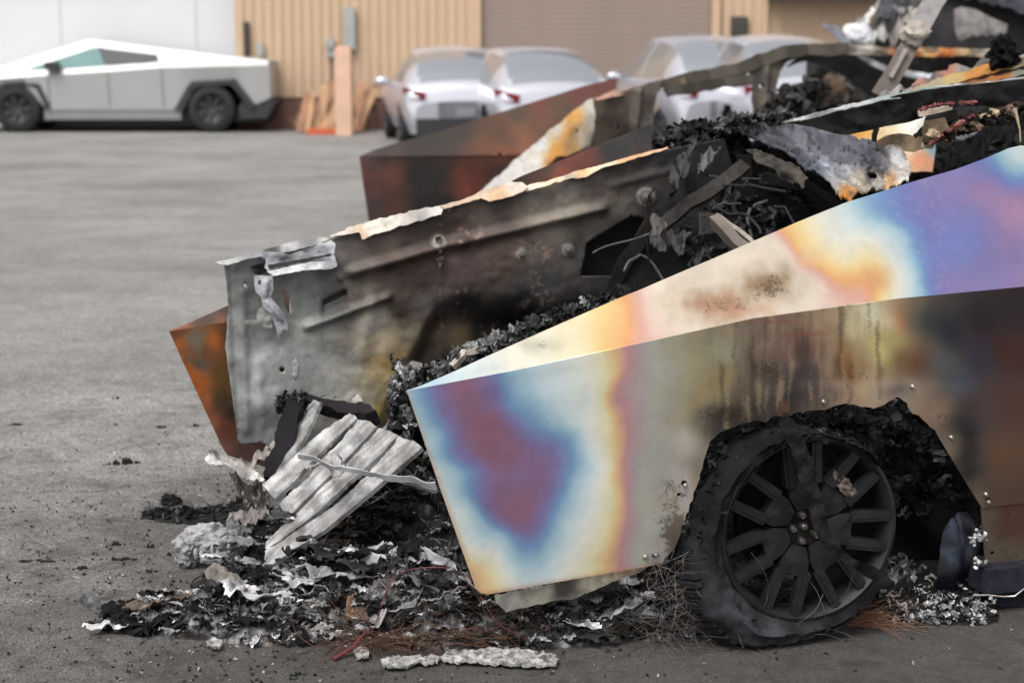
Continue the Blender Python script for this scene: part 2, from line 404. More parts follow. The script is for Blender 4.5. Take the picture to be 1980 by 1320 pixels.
v = [(-300, -60, 0), (300, -60, 0), (300, 600, 0), (-300, 600, 0)]
mesh_obj('asphalt_yard', v, [(0, 1, 2, 3)], 'asphalt', smooth=False, kind='structure', label='worn grey asphalt yard with darker patches and soot')

# ---- the tan metal shed
YB = 33.6
SB = np.linalg.norm(at(1000, 100, YB)-at(999, 100, YB))          # metres per photograph pixel there
def bx(px): return float(at(px, 100, YB)[0])
def bz(py): return float(at(990, py, YB)[2])
flat_mat('tan_siding', (.50, .36, .245), .55, 0, .4, .08, .6)
flat_mat('tan_trim', (.50, .35, .23), .5, 0, .4, .06, 1)
flat_mat('door_slat', (.30, .235, .20), .5, .2, .4, .07, 1)
flat_mat('red_block', (.17, .095, .075), .85, 0, .3, .25, 3)
flat_mat('white_sheet', (.60, .60, .62), .5, 0, .4, .03, .5)
flat_mat('dark_gutter', (.06, .05, .045), .6, .2, .4, .2, 3)
flat_mat('shed_dark', (.05, .045, .04), .9)
flat_mat('box_grey', (.36, .37, .36), .5, .3, .5, .12, 4)
def siding_panel(w, h):
    """one ribbed metal sheet, 5 ribs"""
    n = 5; p = w/n; xs = []
    for k in range(n): xs += [(k*p, 0), (k*p+p*.62, 0), (k*p+p*.70, -.032), (k*p+p*.92, -.032), (k*p+p*.995, 0)]
    v = [(x, y, 0) for x, y in xs]+[(x, y, h) for x, y in xs]; m = len(xs)
    return v, [(i, i+1, m+i+1, m+i) for i in range(m-1)]
shed = thing('metal_shed', 'long tan ribbed metal shed with a big grey roller door behind the parked cars', 'shed', (bx(1150), YB, 0))
PW_ = 1.0; HB = 6.0
me0 = None
def panel_at(x, w=PW_):
    global me0
    if me0 is None:
        vv, ff = siding_panel(PW_, HB); me0 = bpy.data.meshes.new('siding_panel'); me0.from_pydata(vv, [], ff); me0.materials.append(MAT['tan_siding'])
    o = bpy.data.objects.new('siding_panel', me0); put(o, shed); o.location = (x-shed.location.x, 0, .62); o.scale = (w/PW_, 1, 1)
xs = bx(455); xe = bx(925)-.05
n = int(round((xe-xs)/PW_)); [panel_at(xs+k*(xe-xs)/n, (xe-xs)/n) for k in range(n)]
xs2 = bx(1385)+.1; n2 = 9; [panel_at(xs2+k*PW_) for k in range(n2)]
m = MB(); m.box(((bx(455)+xe)/2, YB+.16, .31), (xe-bx(455), .26, .62), None); m.build('block_plinth', 'red_block', shed, False)
m = MB(); m.box((xs2+4.5, YB+.16, .31), (9, .26, .62)); m.build('block_plinth', 'red_block', shed, False)
m = MB(); m.box((bx(922), YB-.03, 3.0), (.16, .1, 6.0)); m.build('door_jamb', 'tan_trim', shed, False)
m = MB(); m.box((bx(1383), YB-.03, 3.0), (.16, .1, 6.0)); m.build('door_jamb', 'tan_trim', shed, False)
m = MB(); m.box((bx(1477), YB-.07, 3.0), (.10, .06, 6.0)); m.build('corner_trim', 'tan_trim', shed, False)
zc = bz(4); m = MB(); m.box((bx(1480)+2.4, YB-.35, zc+.16), (4.8, .6, .3)); m.build('eave', 'dark_gutter', shed, False)
zz = 0.02; dx0, dx1 = bx(928)+.02, bx(1380)-.02; sl = None
while zz < 4.6:
    if sl is None:
        sl = bpy.data.meshes.new('door_slat'); w = dx1-dx0
        prof = [(0, 0), (-.018, .012), (-.022, .05), (-.018, .088), (0, .097)]
        vv = [(0, y, z) for y, z in prof]+[(w, y, z) for y, z in prof]
        sl.from_pydata(vv, [], [(i, 5+i, 6+i, 1+i) for i in range(4)]); sl.materials.append(MAT['door_slat'])
    o = bpy.data.objects.new('door_slat', sl); put(o, shed); o.location = (dx0-shed.location.x, .06, zz); zz += .1
m = MB(); m.box((bx(470)+10.5, YB+3.3, 3.0), (21, 6, 5.9)); m.build('shed_body', 'shed_dark', shed, False)
# electrics on the shed wall
def wallbox(name, label, cat, x0, y0, x1, y1, d=.12, mat='box_grey'):
    t = thing(name, label, cat, (bx((x0+x1)/2), YB-.1, bz(y1)))
    w = (x1-x0)*SB; h = (y1-y0)*SB; cx, cz = bx((x0+x1)/2), bz((y0+y1)/2)
    m = MB(); m.box((cx, YB-.04-d/2, cz), (w, d, h)); m.build('cabinet', mat, t, False)
    m = MB(); m.box((cx, YB-.045-d, cz), (w*.82, .014, h*.86)); m.build('cabinet_door', mat, t, False)
    m = MB(); m.tube([(cx, YB-.07, cz-h/2), (cx, YB-.07, max(.62, cz-h/2-1.2))], .018, 6); m.build('conduit', mat, t, False)
    return t
wallbox('electric_cabinet', 'tall narrow grey electric cabinet on the tan wall above the pink post', 'electric box', 667, 16, 689, 95)
mt = thing('electric_meter', 'small round grey electric meter left of the tall cabinet on the tan wall', 'meter', (bx(640), YB-.1, bz(105)))
m = MB(); m.lathe([(0, -.05), (.085, -.05), (.095, .05), (.10, .10), (0, .10)], (bx(640), YB-.12, bz(84)), (0, 1, 0), 16); m.box((bx(640), YB-.05, bz(95)), (.15, .1, .3)); m.build('meter_case', 'box_grey', mt)
m = MB(); m.tube([(bx(640), YB-.05, bz(103)), (bx(639), YB-.05, .64)], .014, 6); m.build('conduit', 'dark_gutter', mt)
m = MB(); m.box((bx(1427), YB-.09, bz(51)), (.32, .14, .36)); m.box((bx(1427), YB-.17, bz(53)), (.22, .03, .26)); tg = m.build('wall_vent', 'shed_dark', smooth=False, label='small dark brown vent box on the tan wall right of the roller door', cat='vent')
m = MB(); m.box((bx(478), YB-.08, bz(76)), (.10, .12, .65)); m.box((bx(478), YB-.15, bz(76)), (.07, .02, .55)); m.build('junction_box', 'shed_dark', smooth=False, label='dark narrow junction box beside the edge of the white wall', cat='junction box')
m = MB(); m.box((bx(505), YB-.08, bz(97)), (.12, .11, .24)); m.box((bx(505), YB-.14, bz(97)), (.08, .02, .18)); m.build('outlet_box', 'box_grey', smooth=False, label='small grey outlet box on the tan wall behind the white pickup tail', cat='outlet box')
# ---- white wall left
YW = 34.4
wall = thing('white_wall', 'tall smooth white panelled wall behind the silver pickup', 'wall', (float(at(200, 100, YW)[0]), YW, 0))
edges = [-560, -330, -110, 118, 380, 468]
for a, b_ in zip(edges[:-1], edges[1:]):
    x0, x1 = float(at(a, 100, YW)[0])+.006, float(at(b_, 100, YW)[0])-.006
    m = MB(); m.box(((x0+x1)/2, YW+.1, 3.2), (x1-x0, .06, 5.8)); m.build('wall_panel', 'white_sheet', wall, False)
m = MB(); x1 = float(at(468, 100, YW)[0]); x0 = float(at(-560, 100, YW)[0]); m.box(((x0+x1)/2, YW+.5, 3.1), (x1-x0-.02, .7, 6.2)); m.build('wall_core', 'white_sheet', wall, False)
m = MB(); m.box((x1+.03, YW+.15, 3.1), (.06, .3, 6.2)); m.build('edge_strip', 'dark_gutter', wall, False)
# ---- post and wood pile
YP = float(gnd(666, 262)[1])
flat_mat('peach_paint', (.62, .40, .29), .6, 0, .4, .12, 3)
flat_mat('raw_wood', (.35, .21, .12), .8, 0, .3, .3, 4); flat_mat('raw_wood_dark', (.26, .14, .085), .8, 0, .3, .3, 4); flat_mat('orange_paint', (.50, .10, .04), .6)
c = gnd(666, 262); s = .0096
m = MB(); m.box((c[0], c[1], .78), (.29, .29, 1.56)); m.box((c[0], c[1], 1.58), (.25, .25, .05)); m.build('bollard', 'peach_paint', smooth=False, label='square peach painted post standing before the wood pile', cat='post')
pile = thing('wood_pile', 'leaning stack of broken pallets and loose boards beside the peach post', 'wood pile', gnd(610, 255))
R2 = random.Random(4)
for k in range(48):
    bxp = R2.uniform(570, 700); b0 = gnd(bxp, R2.uniform(248, 259)); ln = R2.uniform(.35, .95); lean = R2.uniform(.1, .5); dx = R2.uniform(.0, .62)
    top = b0+np.array([dx, lean+.2, ln])
    m = MB(); m.beam([b0+[0, 0, .03], top], R2.choice([.09, .12, .14]), .025, None, up=(0, 1, 0), seg=9); m.build('board', R2.choice(['raw_wood', 'raw_wood', 'raw_wood_dark']), pile, False)
for k in range(9):
    b0 = gnd(R2.uniform(560, 640), R2.uniform(245, 254)); m = MB(); z = .06+.07*k; m.box(b0+[.1+R2.uniform(-.1, .1), .1, z], (R2.uniform(.4, .8), .1, .05), None)
    m.build('board', R2.choice(['raw_wood', 'raw_wood_dark']), pile, False)
m = MB(); m.box(gnd(668, 261)+[-.35, .25, .05], (.75, .3, .1)); m.build('board', 'orange_paint', pile, False, label='orange board')

# ================================================================== THE SILVER PICKUP (far left)
YT = float(gnd(410, 257)[1])
flat_mat('silver_steel', (.40, .40, .395), .42, .35, .5, .03, 1.2, 0); flat_mat('silver_dark', (.24, .24, .235), .5, .4, .5, .05, 2, 0)
flat_mat('black_trim', (.028, .028, .031), .6, 0, .4, .15, 4); flat_mat('tyre_black', (.022, .022, .025), .8, 0, .3, .2, 6); flat_mat('wheel_grey', (.05, .05, .056), .45, .4, .5, .15, 6)
flat_mat('tint_glass', (.018, .02, .028), .25, 0, .15, .02, 1, 0); flat_mat('teal_glass', (.07, .17, .165), .25, 0, .15, .1, 2, 0)
def pickup():
    s = float(np.linalg.norm(at(1000, 200, YT)-at(999, 200, YT))); X0, Xc = float(gnd(222, 257)[0]), 222
    def X(px): return X0+(px-Xc)*s
    def Z(py): return float(at(222, py, YT)[2])-float(at(222, 257, YT)[2])
    t = thing('silver_pickup', 'angular bare-steel pickup truck parked side-on before the white wall', 'pickup truck', (X0, YT+1, 0))
    near, far = YT, YT+2.0; yc = YT+1
    def hw(py, top):      # half width as a function of height
        return top
    crease = [(-78, 160), (0, 153), (75, 147), (215, 138), (318, 131), (430, 128), (522, 126)]
    roof = [(-75, 156), (0, 132), (70, 108), (172, 77), (318, 95), (430, 108), (522, 118)]
    XS = [-78, -40, 0, 45, 75, 120, 172, 206, 260, 318, 370, 430, 480, 522]; HWX = [-75, 0, 70, 172, 318, 430, 522]
    crease = [(x, float(np.interp(x, [c_[0] for c_ in crease], [c_[1] for c_ in crease]))) for x in XS]
    RH = [float(np.interp(x, HWX, [.97, .86, .76, .66, .74, .84, .93])) for x in XS]
    roof = [(x, float(np.interp(x, [c_[0] for c_ in roof], [c_[1] for c_ in roof]))) for x in XS]
    n = len(crease)
    def P(px, py, hwid, side): return (X(px), yc-side*hwid, Z(py))
    m = MB(); v = []
    for side in (1, -1):
        for (a, b_) in crease: v.append(P(a, b_, 1.0, side))
        for k, (a, b_) in enumerate(roof): v.append(P(a, b_, RH[k], side))
    f = []
    for s0 in (0, 2*n):
        for k in range(n-1): q = (s0+k, s0+k+1, s0+n+k+1, s0+n+k); f.append(q if s0 == 0 else q[::-1])
    for k in range(n-1): f.append((n+k, n+k+1, 3*n+k+1, 3*n+k))
    m.add(v, f); m.build('upper_body', 'silver_steel', t, False)
    # lower body with trapezoid arches
    low = [(-78, 212), (-62, 212), (-40, 168), (48, 164), (90, 212), (95, 213), (345, 213), (372, 168), (385, 158), (458, 155), (468, 168), (490, 205), (520, 192), (525, 190)]
    for side in (1, -1):
        top = []
        for a, _ in low:
            ys = np.interp(a, [c_[0] for c_ in crease], [c_[1] for c_ in crease]); top.append((a, ys))
        v = [P(a, b_, 1.0, side) for a, b_ in top]+[P(a, b_, .95, side) for a, b_ in low]; k = len(low)
        f = [(i, i+k, i+k+1, i+1) for i in range(k-1)]
        if side < 0: f = [q[::-1] for q in f]
        m = MB(); m.add(v, f); m.build('side_panel', 'silver_steel', t, False)
    m = MB(); v = [P(522, 118, .93, 1), P(522, 126, 1, 1), P(525, 190, .95, 1), P(525, 190, .95, -1), P(522, 126, 1, -1), P(522, 118, .93, -1)]; m.add(v, [(0, 1, 2, 3, 4, 5)]); m.build('tailgate', 'silver_steel', t, False)
    m = MB(); v = [P(-78, 156, .97, 1), P(-78, 160, 1, 1), P(-80, 212, .95, 1), P(-80, 212, .95, -1), P(-78, 160, 1, -1), P(-78, 156, .97, -1)]; m.add(v, [(5, 4, 3, 2, 1, 0)]); m.build('front_panel', 'silver_steel', t, False)
    for px in (97, 213, 317):
        m = MB(); yt = float(np.interp(px, [c_[0] for c_ in crease], [c_[1] for c_ in crease])); m.beam([P(px, yt+1, 1.001, 1), P(px+1, 208, .956, 1)], .012, .012, None, up=(0, 1, 0), seg=9); m.build('door_gap', 'black_trim', t, False)
    m = MB(); m.box((X(218), yc, Z(222)), (X(350)-X(85), 1.86, .19)); m.build('sill', 'silver_dark', t, False)
    m = MB(); m.box((X(222), yc, Z(225)), (X(520)-X(-60), 1.5, .22)); m.build('chassis', 'black_trim', t, False)
    # glass, laid just proud of the leaning upper side
    def upq(px, py):
        cx = np.interp(px, [c_[0] for c_ in crease], [c_[1] for c_ in crease]); rx = np.interp(px, [c_[0] for c_ in roof], [c_[1] for c_ in roof])
        hwr = np.interp(px, XS, RH); u = (cx-py)/(cx-rx)
        return 1.0+(hwr-1.0)*u+.012
    for nm, poly, mt_ in (('front_window', [(48, 136), (182, 92), (206, 94), (206, 127), (120, 134)], 'teal_glass'), ('rear_window', [(190, 91), (206, 94), (308, 106), (311, 119), (206, 127)], 'tint_glass')):
        for side in (1, -1):
            x0_, x1_ = min(q[0] for q in poly), max(q[0] for q in poly); xs_ = np.linspace(x0_+.5, x1_-.5, 26); m = MB(); v = []
            for a in xs_:
                cr_ = sorted(poly[i][1]+(poly[(i+1) % len(poly)][1]-poly[i][1])*(a-poly[i][0])/(poly[(i+1) % len(poly)][0]-poly[i][0]) for i in range(len(poly)) if (poly[i][0] > a) != (poly[(i+1) % len(poly)][0] > a))
                for b_ in (cr_[-1], cr_[0]): v.append(P(a, b_, upq(a, b_)+(.006 if nm[0] == 'r' else .002), side))
            m.add(v, [(2*i, 2*i+2, 2*i+3, 2*i+1)[::side] for i in range(len(xs_)-1)]); m.build(nm, mt_, t, False)
    for side in (1, -1):
        m = MB(); c_ = P(108, 128, 1.05, side); m.box(c_, (.26, .14, .15)); m.beam([P(112, 134, .96, side), P(108, 130, 1.1, side)], .05, .04); m.build('side_mirror', 'black_trim', t, False)
        for wx in (33, 410):
            arch = [(-50, 213), (-30, 168), (-22, 160), (26, 156), (48, 164), (66, 208), (58, 213), (40, 172), (22, 166), (-16, 168), (-24, 174), (-38, 213)]
            if wx == 410: arch = [(-72, 213), (-45, 168), (-36, 158), (48, 153), (58, 168), (84, 200), (78, 214), (48, 174), (38, 164), (-24, 168), (-34, 174), (-54, 213)]
            v0 = [P(wx+a, b_, .99, side) for a, b_ in arch]; v1 = [P(wx+a, b_, .90, side) for a, b_ in arch]; k = len(arch); h2 = k//2
            f = [(i, i+1, k-2-i, k-1-i) for i in range(h2-1)]+[(i, (i+1) % k, k+(i+1) % k, k+i) for i in range(k)]
            if side < 0: f = [q[::-1] for q in f]
            m = MB(); m.add(v0+v1, f); m.build('arch_trim', 'black_trim', t, False)
            cw = np.array([X(wx), yc-side*.86, .445]); w = put(bpy.data.objects.new('wheel', None), t); w.location = V(cw)-t.location
            ax = (0, -side, 0)
            m = MB(); m.lathe([(.27, .10), (.30, .125), (.40, .12), (.435, .09), (.445, .02), (.445, -.05), (.42, -.12), (.27, -.12)], cw, ax, 36, closed=True); m.build('tyre', 'tyre_black', w)
            m = MB(); m.lathe([(0, .06), (.07, .07), (.10, .03), (.22, .05), (.27, .10), (.275, .115), (.265, -.1), (0, -.1)], cw, ax, 28)
            for q in range(7):
                a = 2*math.pi*q/7; d = np.array([math.cos(a), 0, math.sin(a)]); m.beam([cw+d*.07+[0, -side*.07, 0], cw+d*.26+[0, -side*.10, 0]], .06, .03, None, up=(0, 1, 0), seg=1)
            m.build('rim', 'wheel_grey', w)
    m = MB(); v = []
    pr = [(462, 208), (474, 192), (528, 194), (531, 200), (517, 228), (466, 231)]
    for side in (1, -1): v += [P(a, b_, .93, side) for a, b_ in pr]
    m.add(v, [tuple(range(6))[::-1], tuple(range(6, 12))]+[(i, (i+1) % 6, 6+(i+1) % 6, 6+i) for i in range(6)]); m.build('rear_bumper', 'black_trim', t, False)
pickup()

# ================================================================== PARKED CARS
flat_mat('car_paint', (.52, .52, .57), .25, .5, .6, .02, 1, 0); flat_mat('car_glass', (.40, .415, .44), .12, .7, 1., .02, 1, 0)  # pale, part-metal glass: bright sky reflection partly put into its base colour
flat_mat('tail_red', (.15, .006, .012), .5, 0, .2, .1, 5, 0); flat_mat('recess_grey', (.13, .13, .14), .5)
flat_mat('plate_grey', (.20, .20, .22), .5)
def car(label, cx, cy, yaw, hgt=1.62, name='parked_car'):
    """local frame: x to the car's right, y forwards, origin under the middle of the tail"""
    t = thing(name, label, 'car', (cx, cy, 0), 'grey hatchbacks parked nose-in along the shed'); R = np.array([[math.cos(yaw), math.sin(yaw), 0], [-math.sin(yaw), math.cos(yaw), 0], [0, 0, 1]])
    O = np.array([cx, cy, 0.]); L = 4.7; k = hgt/1.62
    # stations along the length: y, half width, belt height, roof height, roof half width
    st = np.array([[0, .80, .62, .78, .66], [.04, .89, .86, .98, .72], [.20, .93, 1.02, 1.12, .72], [.55, .945, 1.03, 1.36, .66], [1.1, .955, 1.03, 1.55, .62], [1.8, .96, 1.01, 1.62, .60], [2.5, .96, .99, 1.61, .59], [3.05, .955, .97, 1.42, .57], [3.6, .95, .95, 1.08, .60], [4.1, .93, .85, .93, .6], [4.5, .87, .70, .78, .55], [4.66, .76, .55, .64, .5]])
    ys = np.concatenate([np.linspace(0, .3, 8), np.linspace(.36, 4.66, 40)]); S = np.stack([ys]+[np.interp(ys, st[:, 0], st[:, i]) for i in range(1, 5)], -1)
    for i in range(1, 5):                                              # soften the stations
        s0 = S[:, i].copy(); s0[1:-1] = (S[:-2, i]+S[2:, i]+2*S[1:-1, i])/4; S[:, i] = s0
    U = 26; verts = np.zeros((len(S), 2*U+1, 3))
    for a, (y, w, zb, zr, wr) in enumerate(S):
        for j in range(-U, U+1):
            u = abs(j)/U; sg = 1 if j > 0 else -1
            if u < .32: q = u/.32; x = wr*q; z = zr-.05*q*q
            elif u < .62: q = (u-.32)/.30; x = wr+(w-.03-wr)*q+.04*math.sin(math.pi*q); z = (zr-.05)*(1-q)+zb*q
            else: q = (u-.62)/.38; x = w-.03+.05*math.sin(math.pi*min(1, q*1.15))-.07*q**3; z = zb*(1-q)+.26*q
            verts[a, j+U] = (sg*x, y, z*k)
    def put_part(nm, mat, sel, off=0., smooth=True):
        f = []
        for a in range(len(S)-1):
            for j in range(2*U):
                if sel(ys[a]/2+ys[a+1]/2, (j+.5-U)/U): f.append((a*(2*U+1)+j, (a+1)*(2*U+1)+j, (a+1)*(2*U+1)+j+1, a*(2*U+1)+j+1))
        vv = verts.reshape(-1, 3); used = sorted({i for q in f for i in q}); mp = {u: i for i, u in enumerate(used)}
        w = vv[used].copy()
        if off: w += off*np.stack([w[:, 0]*0, np.zeros(len(w)), np.ones(len(w))], -1)
        mesh_obj(nm, O+w@R, [tuple(mp[i] for i in q) for q in f], mat, t, None, smooth)
    def sideglass(y, u): u = abs(u); return .36 < u < .60 and .75 < y < 3.5 and not (1.9 < y < 2.0) and (u-.34)*8 > (y-2.9)
    def rearglass(y, u): return abs(u) < .34-.02*(y < .3) and .16 < y < 1.15
    def windscreen(y, u): return abs(u) < .33 and 2.75 < y < 3.65
    wheel_y = (.95, 3.75)
    def archcut(y, u): return abs(u) > .78 and any(abs(y-wy) < .40*math.sqrt(max(0, 1-((abs(u)-1.0)/.24)**2)) for wy in wheel_y)
    put_part('body_shell', 'car_paint', lambda y, u: not (sideglass(y, u) or rearglass(y, u) or windscreen(y, u) or archcut(y, u)))
    put_part('side_glass', 'car_glass', lambda y, u: sideglass(y, u) and u < 0); put_part('side_glass', 'car_glass', lambda y, u: sideglass(y, u) and u > 0)
    put_part('rear_glass', 'car_glass', rearglass); put_part('windscreen', 'car_glass', windscreen)
    def part(nm, mat, mb, parent=t, smooth=True): 
        vs = np.concatenate(mb.v); mesh_obj(nm, O+vs@R, mb.f, mat, parent, None, smooth, 40)
    m = MB(); vv = verts[0]; m.add(np.array([v_*[1, 1, 1] for v_ in vv]), [tuple(range(2*U+1))]); part('tail_panel', 'car_paint', m, smooth=False)
    m = MB(); m.box((0, -.015, .36*k), (1.56, .07, .28)); part('lower_bumper', 'black_trim', m); m = MB(); m.box((0, .0, .64*k), (.86, .04, .24)); part('plate_recess', 'recess_grey', m)
    m = MB(); m.box((0, -.03, .60*k), (.32, .02, .15)); part('number_plate', 'plate_grey', m)
    for sx in (-1, 1):
        m = MB(); m.add([(sx*.62, -.012, .80*k), (sx*.86, .05, .80*k), (sx*.93, .28, .86*k), (sx*.95, .34, .98*k), (sx*.86, .08, .97*k), (sx*.60, .005, .90*k)], [tuple(range(6))[::sx]]); m.v[0] += np.array([sx*.015, -.025, 0]); part('tail_light', 'tail_red', m, smooth=False)
        m = MB(); m.lump((sx*1.06, 3.05, 1.02*k), (.13, .09, .085), amp=.05); m.beam([(sx*.92, 3.05, .98*k), (sx*1.0, 3.05, .99*k)], .06, .04); part('side_mirror', 'car_paint', m)
        for wy in wheel_y:
            w = put(bpy.data.objects.new('wheel', None), t); c0 = np.array([sx*.85, wy, .35]); w.location = V((O+c0@R))-t.location; ax = (sx, 0, 0)
            m = MB(); m.lathe([(.24, .08), (.31, .10), (.345, .07), (.35, -.07), (.30, -.1), (.24, -.1)], c0, ax, 24, closed=True); part('tyre', 'tyre_black', m, w)
            m = MB(); m.lathe([(0, .05), (.05, .06), (.06, .03), (.2, .04), (.245, .09), (.24, -.08), (0, -.08)], c0, ax, 20)
            for q in range(5):
                a = 2*math.pi*q/5; d = np.array([0, math.cos(a), math.sin(a)]); m.beam([c0+d*.04+[sx*.05, 0, 0], c0+d*.235+[sx*.085, 0, 0]], .06, .03, None, up=(1, 0, 0), seg=1)
            part('rim', 'wheel_grey', m, w)
    m = MB(); m.box((0, 2.3, .30), (1.6, 4.0, .2)); part('floor_pan', 'black_trim', m)
def carpos(px, py): return gnd(px, py)
for lab, px, py, yaw, h in (
    ('leftmost parked grey car, its red tail light and mirror in view', 900, 291, 9, 1.62),
    ('parked grey car second from the left, overlapping the leftmost car', 1082, 300, 13, 1.62),
    ('parked grey car third from the left, behind the wreck bonnet and near the roller door', 1425, 306, 12, 1.80),
    ('rightmost parked grey car, seen through the burnt roof frame', 1575, 318, 12, 1.80)):
    c = gnd(px, py); car(lab, c[0], c[1], math.radians(yaw), h)

# ================================================================== THE BURNT PICKUP IN FRONT
PHI = math.radians(16)
FW = np.array([-math.cos(PHI), -math.sin(PHI), 0.]); NO = np.array([math.sin(PHI), -math.cos(PHI), 0.]); UP = np.array([0, 0, 1.])
HUB = hit(1556, 1018, (np.array([0, 0, .33]), UP))                 # wheel centre
def side_plane(off): return (HUB+NO*off, NO)
def lean(deg, sgn=1): a = math.radians(deg); return UP*math.cos(a)*sgn-NO*math.sin(a)
def fender_surface(A, M, B, deg_top, deg_low, off, xs, width=90, crease=None):
    pv = side_plane(off); A3, M3, B3 = hit(*A, pv), hit(*M, pv), hit(*B, pv)
    def pl(p, q, d): n = np.cross(q-p, d); return (p, n/np.linalg.norm(n))
    T1, T2 = pl(A3, M3, lean(deg_top)), pl(M3, B3, lean(deg_top)); L1, L2 = pl(A3, M3, lean(deg_low, -1)), pl(M3, B3, lean(deg_low, -1))
    cx = [A[0], M[0], B[0], B[0]+400]; cy = [A[1], M[1], B[1], B[1]+400*(B[1]-M[1])/(B[0]-M[0])]
    f_mode = {'m': 0}
    def f(x, y):
        x = np.asarray(x, float); y = np.asarray(y, float); w = sstep(M[0]-width, M[0]+width, x)[..., None]
        top = hit(x, y, T1)*(1-w)+hit(x, y, T2)*w; low = hit(x, y, L1)*(1-w)+hit(x, y, L2)*w
        yc = np.interp(x, cx, cy); u = sstep(-1.5, 1.5, y-yc)[..., None]; u = u if not f_mode['m'] else u*0+(f_mode['m'] > 1)
        return top*(1-u)+low*u
    f.mode = f_mode
    f.crease = lambda x: np.interp(x, cx, cy)
    return f
wreck = thing('burnt_pickup', 'burnt-out angular pickup with rainbow heat-tinted front fender, sagging on a charred wheel', 'burnt pickup', (HUB[0], HUB[1]+.9, 0))

# ---- near fender
FS = fender_surface((787, 755), (1738, 577), (1980, 554), 34, 9, .07, 0)
RAMP = [(0, (232, 226, 200)), (.12, (238, 200, 130)), (.22, (190, 130, 118)), (.32, (150, 96, 108)), (.40, (146, 104, 136)), (.455, (130, 118, 174)), (.505, (114, 156, 202)), (.555, (164, 202, 220)), (.62, (206, 226, 230)),
        (.70, (234, 236, 224)), (.80, (240, 228, 180)), (.845, (240, 206, 140)), (.885, (228, 176, 132)), (.925, (200, 142, 146)), (.965, (180, 158, 160)), (1.02, (176, 178, 162)), (1.10, (170, 167, 158)), (1.2, (158, 152, 144))]
RAMPT = [(0, (232, 226, 200)), (.2, (236, 190, 150)), (.32, (196, 130, 150)), (.38, (176, 128, 162)), (.43, (142, 118, 176)), (.475, (112, 122, 192)), (.52, (108, 150, 202)), (.565, (158, 198, 214)), (.62, (204, 222, 226)),
        (.70, (232, 232, 218)), (.79, (242, 226, 178)), (.84, (244, 204, 122)), (.885, (236, 166, 96)), (.93, (226, 168, 150)), (.99, (236, 204, 186)), (1.10, (236, 224, 200)), (1.2, (236, 214, 194))]
def ramp(t, R=None):
    R = R or RAMP; T = np.array([r[0] for r in R]); C_ = np.array([lin(r[1]) for r in R]); return np.stack([np.interp(t, T, C_[:, i]) for i in range(3)], -1)
LOWT = [(795, 770, .56), (815, 800, .57), (840, 760, .44), (850, 800, .50), (870, 790, .40), (900, 760, .36), (930, 760, .40), (960, 750, .49), (1000, 740, .56), (1060, 730, .62), (1110, 720, .68), (1160, 705, .74), (1190, 700, .84), (1222, 690, .93), (1245, 690, .98), (1280, 690, 1.06), (1320, 680, 1.12),
        (840, 850, .62), (870, 860, .51), (890, 880, .45), (900, 850, .37), (940, 840, .33), (980, 860, .36), (1000, 830, .44), (1020, 800, .52), (1045, 835, .53), (1040, 870, .40), (1090, 870, .44), (1100, 845, .53), (1080, 800, .62), (1120, 790, .68), (1150, 830, .72), (1130, 870, .55), (1110, 900, .48), (1150, 900, .63), (1175, 860, .76), (1190, 840, .84), (1205, 860, .92), (1222, 850, .98), (1235, 830, 1.0), (1245, 880, 1.04), (1215, 780, .90), (1235, 760, .97),
        (860, 930, .66), (890, 950, .58), (905, 940, .49), (925, 950, .42), (980, 940, .38), (1000, 930, .45), (1040, 950, .38), (1070, 950, .44), (1085, 970, .53), (1120, 950, .61), (1160, 960, .71), (1180, 950, .80), (1200, 930, .90), (1212, 920, .95), (1226, 960, 1.03),
        (885, 1000, .72), (915, 1020, .62), (930, 1020, .52), (960, 1000, .40), (1000, 990, .35), (1030, 1020, .38), (1055, 1020, .48), (1080, 1040, .57), (1120, 1020, .68), (1160, 1040, .77), (1195, 1000, .82), (1210, 1010, .92), (1222, 1040, .99), (1240, 1010, 1.05),
        (900, 1060, .77), (925, 1130, .90), (935, 1100, .88), (955, 1080, .78), (960, 1050, .64), (985, 1060, .50), (1010, 1075, .47), (1040, 1065, .52), (1020, 1105, .58), (990, 1110, .68), (960, 1130, .82), (1040, 1120, .66), (1090, 1090, .70), (1130, 1100, .77), (1160, 1090, .82), (1190, 1100, .88), (1200, 1060, .90), (1215, 1090, .97), (1240, 1080, 1.08), (1270, 1060, 1.15), (1290, 900, 1.1), (1300, 800, 1.12), (1260, 950, 1.08), (1255, 760, 1.03), (1330, 760, 1.14)]
